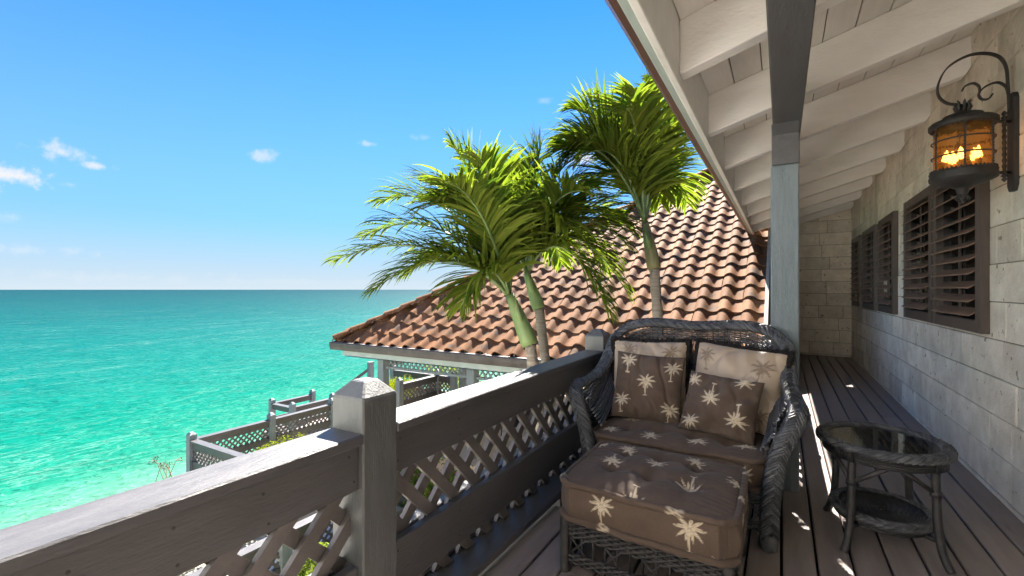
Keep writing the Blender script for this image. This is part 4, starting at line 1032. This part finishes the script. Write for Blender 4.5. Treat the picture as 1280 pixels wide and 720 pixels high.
M['glass'] = bpy.data.materials.new('table_glass'); M['glass'].use_nodes = True
_b = M['glass'].node_tree.nodes['Principled BSDF']; _b.inputs['Transmission Weight'].default_value = 1; _b.inputs['Roughness'].default_value = .02; _b.inputs['IOR'].default_value = 1.45; _b.inputs['Base Color'].default_value = (.9,.95,.93,1)
b = MB(); nn = 48; o1 = oval((TX, TY), TA - .032, TB - .032, TZ - .004, nn); o2 = oval((TX, TY), TA - .032, TB - .032, TZ - .010, nn)
b.v = o1 + o2; b.f = [tuple(range(nn)), tuple(range(2*nn-1, nn-1, -1))] + [(i, nn + i, nn + (i+1) % nn, (i+1) % nn) for i in range(nn)]; b.build('glass_top', M['glass'], tab)
oval_braid('top_braid', TZ - .004, TA - .012, TB - .012, .028, .026, .0080, .8)
b = MB()
for k in range(5): b.tube(oval((TX, TY), TA - .02, TB - .02, TZ - .025 - .011 * k, 60), .0068, 5, closed=True)
for k in range(120):
    an = 2*P*k/120
    if (k // 8) % 4 in (1,): p = (TX + (TA-.012)*math.cos(an), TY + (TB-.012)*math.sin(an)); b.tube([(p[0], p[1], TZ-.02), (p[0], p[1], TZ-.075)], .005, 4)
b.build('top_skirt', M['wickerb'], tab, smooth=True)
SZ, SA, SB = .150, .212, .225
coil('shelf_coil', SZ, SA - .02, SB - .02, .0075, tab, 17); oval_braid('shelf_braid', SZ + .012, SA - .005, SB - .005, .022, .024, .0072, .6)
b = MB()
for k in range(3): b.tube(oval((TX, TY), SA - .01, SB - .01, SZ - .008 - .011 * k, 50), .006, 5, closed=True)
b.build('shelf_skirt', M['wickerb'], tab, smooth=True)
for an in (rad(232), rad(318), rad(52), rad(138)):
    c, s = math.cos(an), math.sin(an)
    def at(f, z): return (TX + TA * f * c, TY + TB * f * s, z)
    b = MB(); wrapped(b, [at(.86, TZ - .05), at(.88, .36), at(.91, .18), at(.98, .07), at(1.10, .0)], .0195); leg = b.build('leg', M['wickerb'], tab, smooth=True)
    b = MB()
    for da in (-.72, .72):
        c2, s2 = math.cos(an + da), math.sin(an + da); b.tube([at(.88, .335), (TX + TA * .84 * c2, TY + TB * .84 * s2, TZ - .06)], .0115, 7)
    b.tube([at(.88, .325), at(.88, .350)], .024, 8)
    b.build('brace', M['wickerb'], leg, smooth=True)
    b = MB(); wrapped(b, [(TX, TY, SZ - .03), at(.4, SZ - .035), at(.93, SZ - .03)], .013); b.build('stretcher', M['wickerb'], tab, smooth=True)

# ------------------------------------------------------------------ wall lantern
LX, LY, LZ = .925, 3.70, 2.00
lan = thing('wall_lantern', 'lit black iron wall lantern with amber seeded glass and scroll bracket', 'lantern', (XW, 3.72, LZ))
PYL = 3.74
b = MB(); y0, y1 = PYL - .045, PYL + .045; xw = XW - .026
prof = [(y0, 1.90), (y0 + .022, 1.865), (y1 - .022, 1.865), (y1, 1.90), (y1, 2.395), (y1 - .022, 2.43), (y0 + .022, 2.43), (y0, 2.395)]; n = 8
b.v = [(xw, p[0], p[1]) for p in prof] + [(XW + .001, p[0], p[1]) for p in prof]; b.f = [tuple(range(n)), tuple(range(2*n-1, n-1, -1))] + [(i, n+i, n+(i+1) % n, (i+1) % n) for i in range(n)]
b.build('backplate', M['iron'], lan, bevel=.003)
LR = .137; zb0, zt0 = LZ - .005, LZ + .265       # glass cylinder
b = MB(); b.lathe((LX, LY, 0), [(.02, zb0 - .135), (.028, zb0 - .12), (.03, zb0 - .10), (.055, zb0 - .085), (.10, zb0 - .072), (LR + .012, zb0 - .045), (LR + .016, zb0 - .03), (LR + .010, zb0 - .012), (LR + .014, zb0), (LR + .004, zb0 + .012), (.02, zb0 + .012)], 36); pan = b.build('base_pan', M['iron'], lan, smooth=True)
b = MB(); b.lathe((LX, LY, 0), [(.003, zb0 - .185), (.012, zb0 - .178), (.015, zb0 - .170), (.010, zb0 - .160), (.024, zb0 - .150), (.028, zb0 - .142), (.018, zb0 - .128)], 14)
for k in range(6):
    a = k * P / 3; b.tube([(LX + .014*math.cos(a), LY + .014*math.sin(a), zb0 - .135), (LX + .034*math.cos(a), LY + .034*math.sin(a), zb0 - .155), (LX + .024*math.cos(a), LY + .024*math.sin(a), zb0 - .170)], [.006, .006, .002], 5)
b.build('drop_finial', M['iron'], pan, smooth=True)
b = MB(); b.lathe((LX, LY, 0), [(LR + .004, zt0 - .004), (LR + .016, zt0), (LR + .016, zt0 + .022), (LR + .004, zt0 + .034), (LR - .03, zt0 + .045), (LR - .045, zt0 + .052), (LR - .048, zt0 + .066), (.05, zt0 + .08), (.028, zt0 + .086), (.024, zt0 + .13), (.004, zt0 + .135)], 36)
cap = b.build('top_cap', M['iron'], lan, smooth=True)
b = MB()
for k in range(8):
    a = k * P / 4; b.tube([(LX + .022*math.cos(a), LY + .022*math.sin(a), zt0 + .085), (LX + .036*math.cos(a), LY + .036*math.sin(a), zt0 + .115), (LX + .030*math.cos(a), LY + .030*math.sin(a), zt0 + .14), (LX + .044*math.cos(a), LY + .044*math.sin(a), zt0 + .15)], [.009, .009, .007, .002], 5)
b.build('leaf_collar', M['iron'], cap, smooth=True)
m = bpy.data.materials.new('amber_seeded_glass'); m.use_nodes = True; nt = m.node_tree; pb_ = nt.nodes['Principled BSDF']
pb_.inputs['Base Color'].default_value = (.86, .42, .11, 1); pb_.inputs['Transmission Weight'].default_value = .92; pb_.inputs['Roughness'].default_value = .24; pb_.inputs['IOR'].default_value = 1.18
nzz = nt.nodes.new('ShaderNodeTexNoise'); nzz.inputs['Scale'].default_value = 24; gg = nt.nodes.new('ShaderNodeNewGeometry'); nt.links.new(gg.outputs['Position'], nzz.inputs['Vector'])
bb_ = nt.nodes.new('ShaderNodeBump'); bb_.inputs['Strength'].default_value = .7; bb_.inputs['Distance'].default_value = .02; nt.links.new(nzz.outputs['Fac'], bb_.inputs['Height']); nt.links.new(bb_.outputs[0], pb_.inputs['Normal'])
b = MB(); b.lathe((LX, LY, 0), [(LR - .008, zb0 + .010), (LR - .008, zt0 - .002)], 40); b.build('glass', m, lan, smooth=True)
def ring(z, r, rr=.005): return MB().tube([(LX + r*math.cos(2*P*k/36), LY + r*math.sin(2*P*k/36), z) for k in range(36)], rr, 6, closed=True).build('band', M['iron'], lan, smooth=True)
ring(zb0 + .095, LR); ring(zb0 + .185, LR)
for z in (zb0 + .014, zt0 - .006):
    bd = MB()
    for k in range(44): a = 2*P*k/44; bd.lathe((LX + (LR+.004)*math.cos(a), LY + (LR+.004)*math.sin(a), z), [(.0005,-.007), (.006,-.003), (.006,.003), (.0005,.007)], 6)
    bd.build('bead_ring', M['iron'], lan, smooth=True)
for k in range(6):
    a = 2*P*k/6 + .35; p = [(LX + LR*math.cos(a), LY + LR*math.sin(a), zb0 + .01 + (zt0 - zb0 - .014) * j / 44) for j in range(45)]
    MB().tube(p, [.0072 if j % 3 == 1 else .0046 for j in range(45)], 6).build('beaded_rod', M['iron'], lan, smooth=True)
ME = bpy.data.materials.new('flame_bulb'); ME.use_nodes = True; q = ME.node_tree.nodes['Principled BSDF']; q.inputs['Emission Color'].default_value = (1, .52, .15, 1); q.inputs['Emission Strength'].default_value = 1.6; q.inputs['Base Color'].default_value = (1,.8,.5,1)
MS = mat('candle_sleeve', (.30,.20,.10), (.4,.28,.15), rough=.6)
for k in range(5):
    a = 2*P*k/5 + .6; x, y = LX + .062*math.cos(a), LY + .062*math.sin(a)
    cs = MB().lathe((x, y, 0), [(.012, zb0 + .01), (.012, zb0 + .062), (.001, zb0 + .063)], 12).build('candle', MS, lan, smooth=True)
    MB().lathe((x, y, 0), [(.004, zb0 + .063), (.013, zb0 + .075), (.017, zb0 + .092), (.012, zb0 + .112), (.004, zb0 + .13), (.001, zb0 + .137)], 12).build('bulb', ME, cs, smooth=True)
def flat_scroll(name, pts, w=.022, th=.007):
    ps = crom(pts, 10); b = MB()
    for p in ps: pass
    n = len(ps)
    for i, p in enumerate(ps):
        a = Vector(ps[max(i-1, 0)]); c = Vector(ps[min(i+1, n-1)]); t = (c - a).normalized(); nr = t.cross(Vector((0,1,0))).normalized(); p = Vector(p); yv = Vector((0, w/2, 0)); q = nr * th/2
        b.v += [tuple(p + q - yv), tuple(p + q + yv), tuple(p - q + yv), tuple(p - q - yv)]
    for i in range(n - 1):
        for k in range(4): b.f.append((i*4+k, i*4+(k+1) % 4, i*4+4+(k+1) % 4, i*4+4+k))
    return b.build(name, M['iron'], lan, smooth=False)
zt1 = zt0 + .125
# big hoop: from the backplate up, over and round to hang above the cap; small scroll beneath
flat_scroll('hoop', [(XW - .03, PYL, 2.33), (XW - .035, PYL, 2.48), (XW - .05, 3.73, 2.60), (XW - .10, 3.72, 2.665), (XW - .20, 3.71, 2.685), (XW - .30, 3.70, 2.635), (XW - .345, 3.70, 2.545), (XW - .345, 3.70, 2.47), (XW - .31, 3.70, 2.42), (XW - .262, LY, zt1 + .01), (LX, LY, zt1 + .0)], .028, .008)
flat_scroll('scroll', [(XW - .035, PYL, 2.43), (XW - .045, PYL, 2.475), (XW - .085, 3.72, 2.50), (XW - .135, 3.71, 2.485), (XW - .165, 3.71, 2.45), (XW - .155, 3.71, 2.415), (XW - .125, 3.71, 2.41), (XW - .108, 3.71, 2.435)], .02, .008)
flat_scroll('scroll', [(XW - .162, 3.71, 2.45), (XW - .165, 3.71, 2.49), (XW - .19, 3.71, 2.515), (XW - .225, 3.71, 2.505), (XW - .238, 3.71, 2.48)], .02, .008)
b = MB(); ps = [(LX + LR + .045, 3.72, zb0 - .04 + j * .0085) for j in range(41)]
b.tube(ps, [.011 if (j // 2) % 2 else .008 for j in range(41)], 8); b.lathe((LX + LR + .045, 3.72, 0), [(.002, zt0 + .065), (.014, zt0 + .05), (.006, zt0 + .035), (.016, zt0 + .025), (.008, zt0 + .015)], 10); b.lathe((LX + LR + .045, 3.72, 0), [(.002, zb0 - .075), (.014, zb0 - .06), (.006, zb0 - .05), (.016, zb0 - .04), (.008, zb0 - .03)], 10)
b.tube([(LX + LR, LY, zt0 + .005), (XW - .02, PYL, zt0 + .005)], .009, 6); b.tube([(LX + LR, LY, zb0 - .02), (XW - .02, PYL, zb0 - .02)], .009, 6); b.build('twisted_bracket', M['iron'], lan, smooth=True)

# ------------------------------------------------------------------ palms
RT = Vector((math.cos(YAW), math.sin(YAW), 0)); FW = Vector((-math.sin(YAW), math.cos(YAW), 0)); UPV = Vector((0,0,1))
def frond(parent, base, tip, lift, rnd, ll=.46, n=56, droop=.50, side_bias=0.0):
    base = Vector(base); tip = Vector(tip); d = tip - base; ctrl = base + d * .42 + UPV * lift
    def pt(t): return base * (1-t)**2 + ctrl * 2*t*(1-t) + tip * t*t
    ps = [pt(i / 22) for i in range(23)]
    b = MB(); b.tube(ps, [.017 * (1 - .88 * i / 22) + .0015 for i in range(23)], 5)
    fr = b.build('frond', M['shaft'], parent, smooth=True)
    lb = MB()
    flat = Vector((d.x, d.y, 0)); flat = flat.normalized() if flat.length > .15 else RT.copy()
    sidev = flat.cross(UPV).normalized()
    for i in range(n):
        t = .14 + .86 * i / (n - 1); p = pt(t); tan = (pt(min(1, t + .02)) - pt(max(0, t - .02))).normalized()
        s0 = (sidev - tan * sidev.dot(tan)).normalized(); up = s0.cross(tan)
        if up.z < 0: up = -up
        L_ = ll * (.45 + .55 * math.sin(math.pi * min(1, (t * .93 + .06)) ** .9)) * rnd.uniform(.85, 1.12)
        if t > .85: L_ *= 1 - (t - .85) * 2.2
        for sg in (-1, 1):
            dirv = (s0 * sg * rnd.uniform(.72, 1.0) + tan * (.55 + .75 * t) + up * rnd.uniform(.18, .55) + Vector((rnd.gauss(0,.10), rnd.gauss(0,.10), rnd.gauss(0,.10)))).normalized()
            w = .0165 * rnd.uniform(.75, 1.2); seg = 6; pos = p.copy(); dv = dirv.copy(); row = []
            dr = droop * rnd.uniform(.6, 1.5); tw = rnd.uniform(-.5, .5)
            for k in range(seg + 1):
                f = k / seg; wd = dv.cross(up); wd = wd.normalized() if wd.length > 1e-4 else s0
                nn_ = wd.cross(dv); wv = (wd * math.cos(tw * f) + nn_ * math.sin(tw * f)) * w * (0.55 + 1.1 * f if f < .4 else max(.04, 1.0 - ((f - .4) / .6) ** 1.6))
                row.append((pos - wv, pos + wv)); pos = pos + dv * (L_ / seg); dv = (dv + Vector((0,0,-1)) * dr * .42 * (f + .35)).normalized()
            vs = [q for pr in row for q in pr]; lb.add(vs, [(2*k, 2*k+1, 2*k+3, 2*k+2) for k in range(seg)])
    lb.build('leaflets', M['frond'], fr)
    return fr
def palm(label, base, neck, top, r0, r1, fr, seed, extra=6, ll=.56, shaft='shaft'):
    rnd = random.Random(seed); base, neck, top = Vector(base), Vector(neck), Vector(top)
    t = thing('palm_tree', label, 'palm tree', base, 'palm trees between the balcony and the tiled roof')
    m = 60; ps = []; bend = RT * -.10
    for i in range(m + 1):
        f = i / m; ps.append(base.lerp(neck, f) + bend * math.sin(f * P) * .6)
    b = MB(); b.tube(ps, [r0 * (1.35 - .35 * min(1, f_ / 12)) * (1.06 if f_ % 3 == 0 else .96) * (1 - .12 * f_ / m) for f_ in range(m + 1)], 12); b.build('trunk', M['trunk'], t, smooth=True)
    b = MB(); pr = [neck.lerp(top, i / 10) for i in range(11)]; b.tube(pr, [r1 * x for x in (.98, 1.04, 1.02, .97, .91, .85, .79, .73, .66, .58, .50)], 12); b.build('crownshaft', M[shaft], t, smooth=True)
    b = MB(); e = neck.lerp(top, .25); b.tube([e, e + RT * -.06 + UPV * .16 - FW * .05, e + RT * -.10 + UPV * .34 - FW * .06], [.02, .035, .004], 7); b.build('spathe', M['shaft'], t, smooth=True)
    b = MB(); b.tube([top, top + UPV * .45 + RT * .02, top + UPV * 1.15 - RT * .02], [.02, .014, .002], 6); b.build('spear_leaf', M['shaft'], t, smooth=True)
    for (r, u, f, lift) in fr:
        frond(t, top - UPV * .03, top + RT * r + UPV * u + FW * f, lift, rnd, ll)
    for k in range(extra):
        a = rnd.uniform(0, 2*P); rr = rnd.uniform(.75, 1.15)
        if top.x + math.cos(a) * rr > -1.05: a += P
        frond(t, top - UPV * .02, top + Vector((math.cos(a) * rr, math.sin(a) * rr, rnd.uniform(-.1, .8))), rnd.uniform(.55, .85), rnd, ll)
    return t
def W3(px, py, D):     # a point in the place from its bearing and distance, worked out once
    u = (px - 640) / 575; v = (362 - py) / 575; return Vector((0,0,1.3)) + RT * (u * D) + FW * D + UPV * (v * D)
def stand(p, z, lean=(0, 0)): return (p.x + lean[0], p.y + lean[1], z)
nA, tA = W3(663, 431, 4.45), W3(637, 368, 4.5)
palm('palm with pale green crownshaft leaning out to sea over the pavilion eave', stand(nA, -2.75, (.55, .30)), nA, tA, .062, .082,
     [(-1.70, .34, .0, .62), (-1.36, .95, .25, .85), (-.55, 1.42, -.1, .5), (-1.5, .62, .3, .75), (-.85, .35, .2, .7), (-.25, 1.2, -.4, .5), (-.42, -.10, -.5, .55), (-1.0, 1.25, .6, .6), (-1.15, .05, -.6, .6), (.15, 1.35, .3, .3), (-.5, .9, -.9, .55)], 21, extra=2)
nB, tB = W3(674, 386, 4.75), W3(658, 341, 4.8)
palm('slender palm with crown arching over the middle of tiled roof', stand(nB, -2.75, (.60, .25)), nB, tB, .056, .066,
     [(.15, 1.30, .0, .45), (.75, .98, .2, .75), (1.02, -.20, -.1, .95), (.75, -.36, -.5, .85), (1.05, .62, .4, .8), (-.4, 1.2, .4, .5), (.55, .65, -.8, .7), (.98, .25, -.3, .85), (.5, 1.2, .1, .6), (.95, .05, .4, .9), (.35, .4, -.6, .7), (1.1, .45, .0, .85)], 33, extra=2, ll=.60)
nC, tC = W3(818, 336, 4.8), W3(806, 277, 4.85)
palm('tall palm standing right beside the porch eave and gutter', stand(nC, -2.75, (.42, .22)), nC, tC, .060, .070,
     [(.10, 1.55, .1, .4), (-.92, .85, .0, .85), (.72, .35, .75, .95), (.45, 1.05, .5, .7), (-.50, 1.30, .3, .65), (.25, .85, -.1, .8), (-.35, .95, -.6, .75), (-.62, .25, .2, .85), (.1, .75, .8, .8), (-.15, 1.2, -.3, .6), (.30, .30, .45, .9), (-.75, 1.15, -.1, .7), (.28, 1.30, .4, .5), (-.3, 1.1, .2, .7), (-.6, .9, .45, .8), (-.75, .55, -.3, .8)], 45, extra=2, ll=.60, shaft='olive')
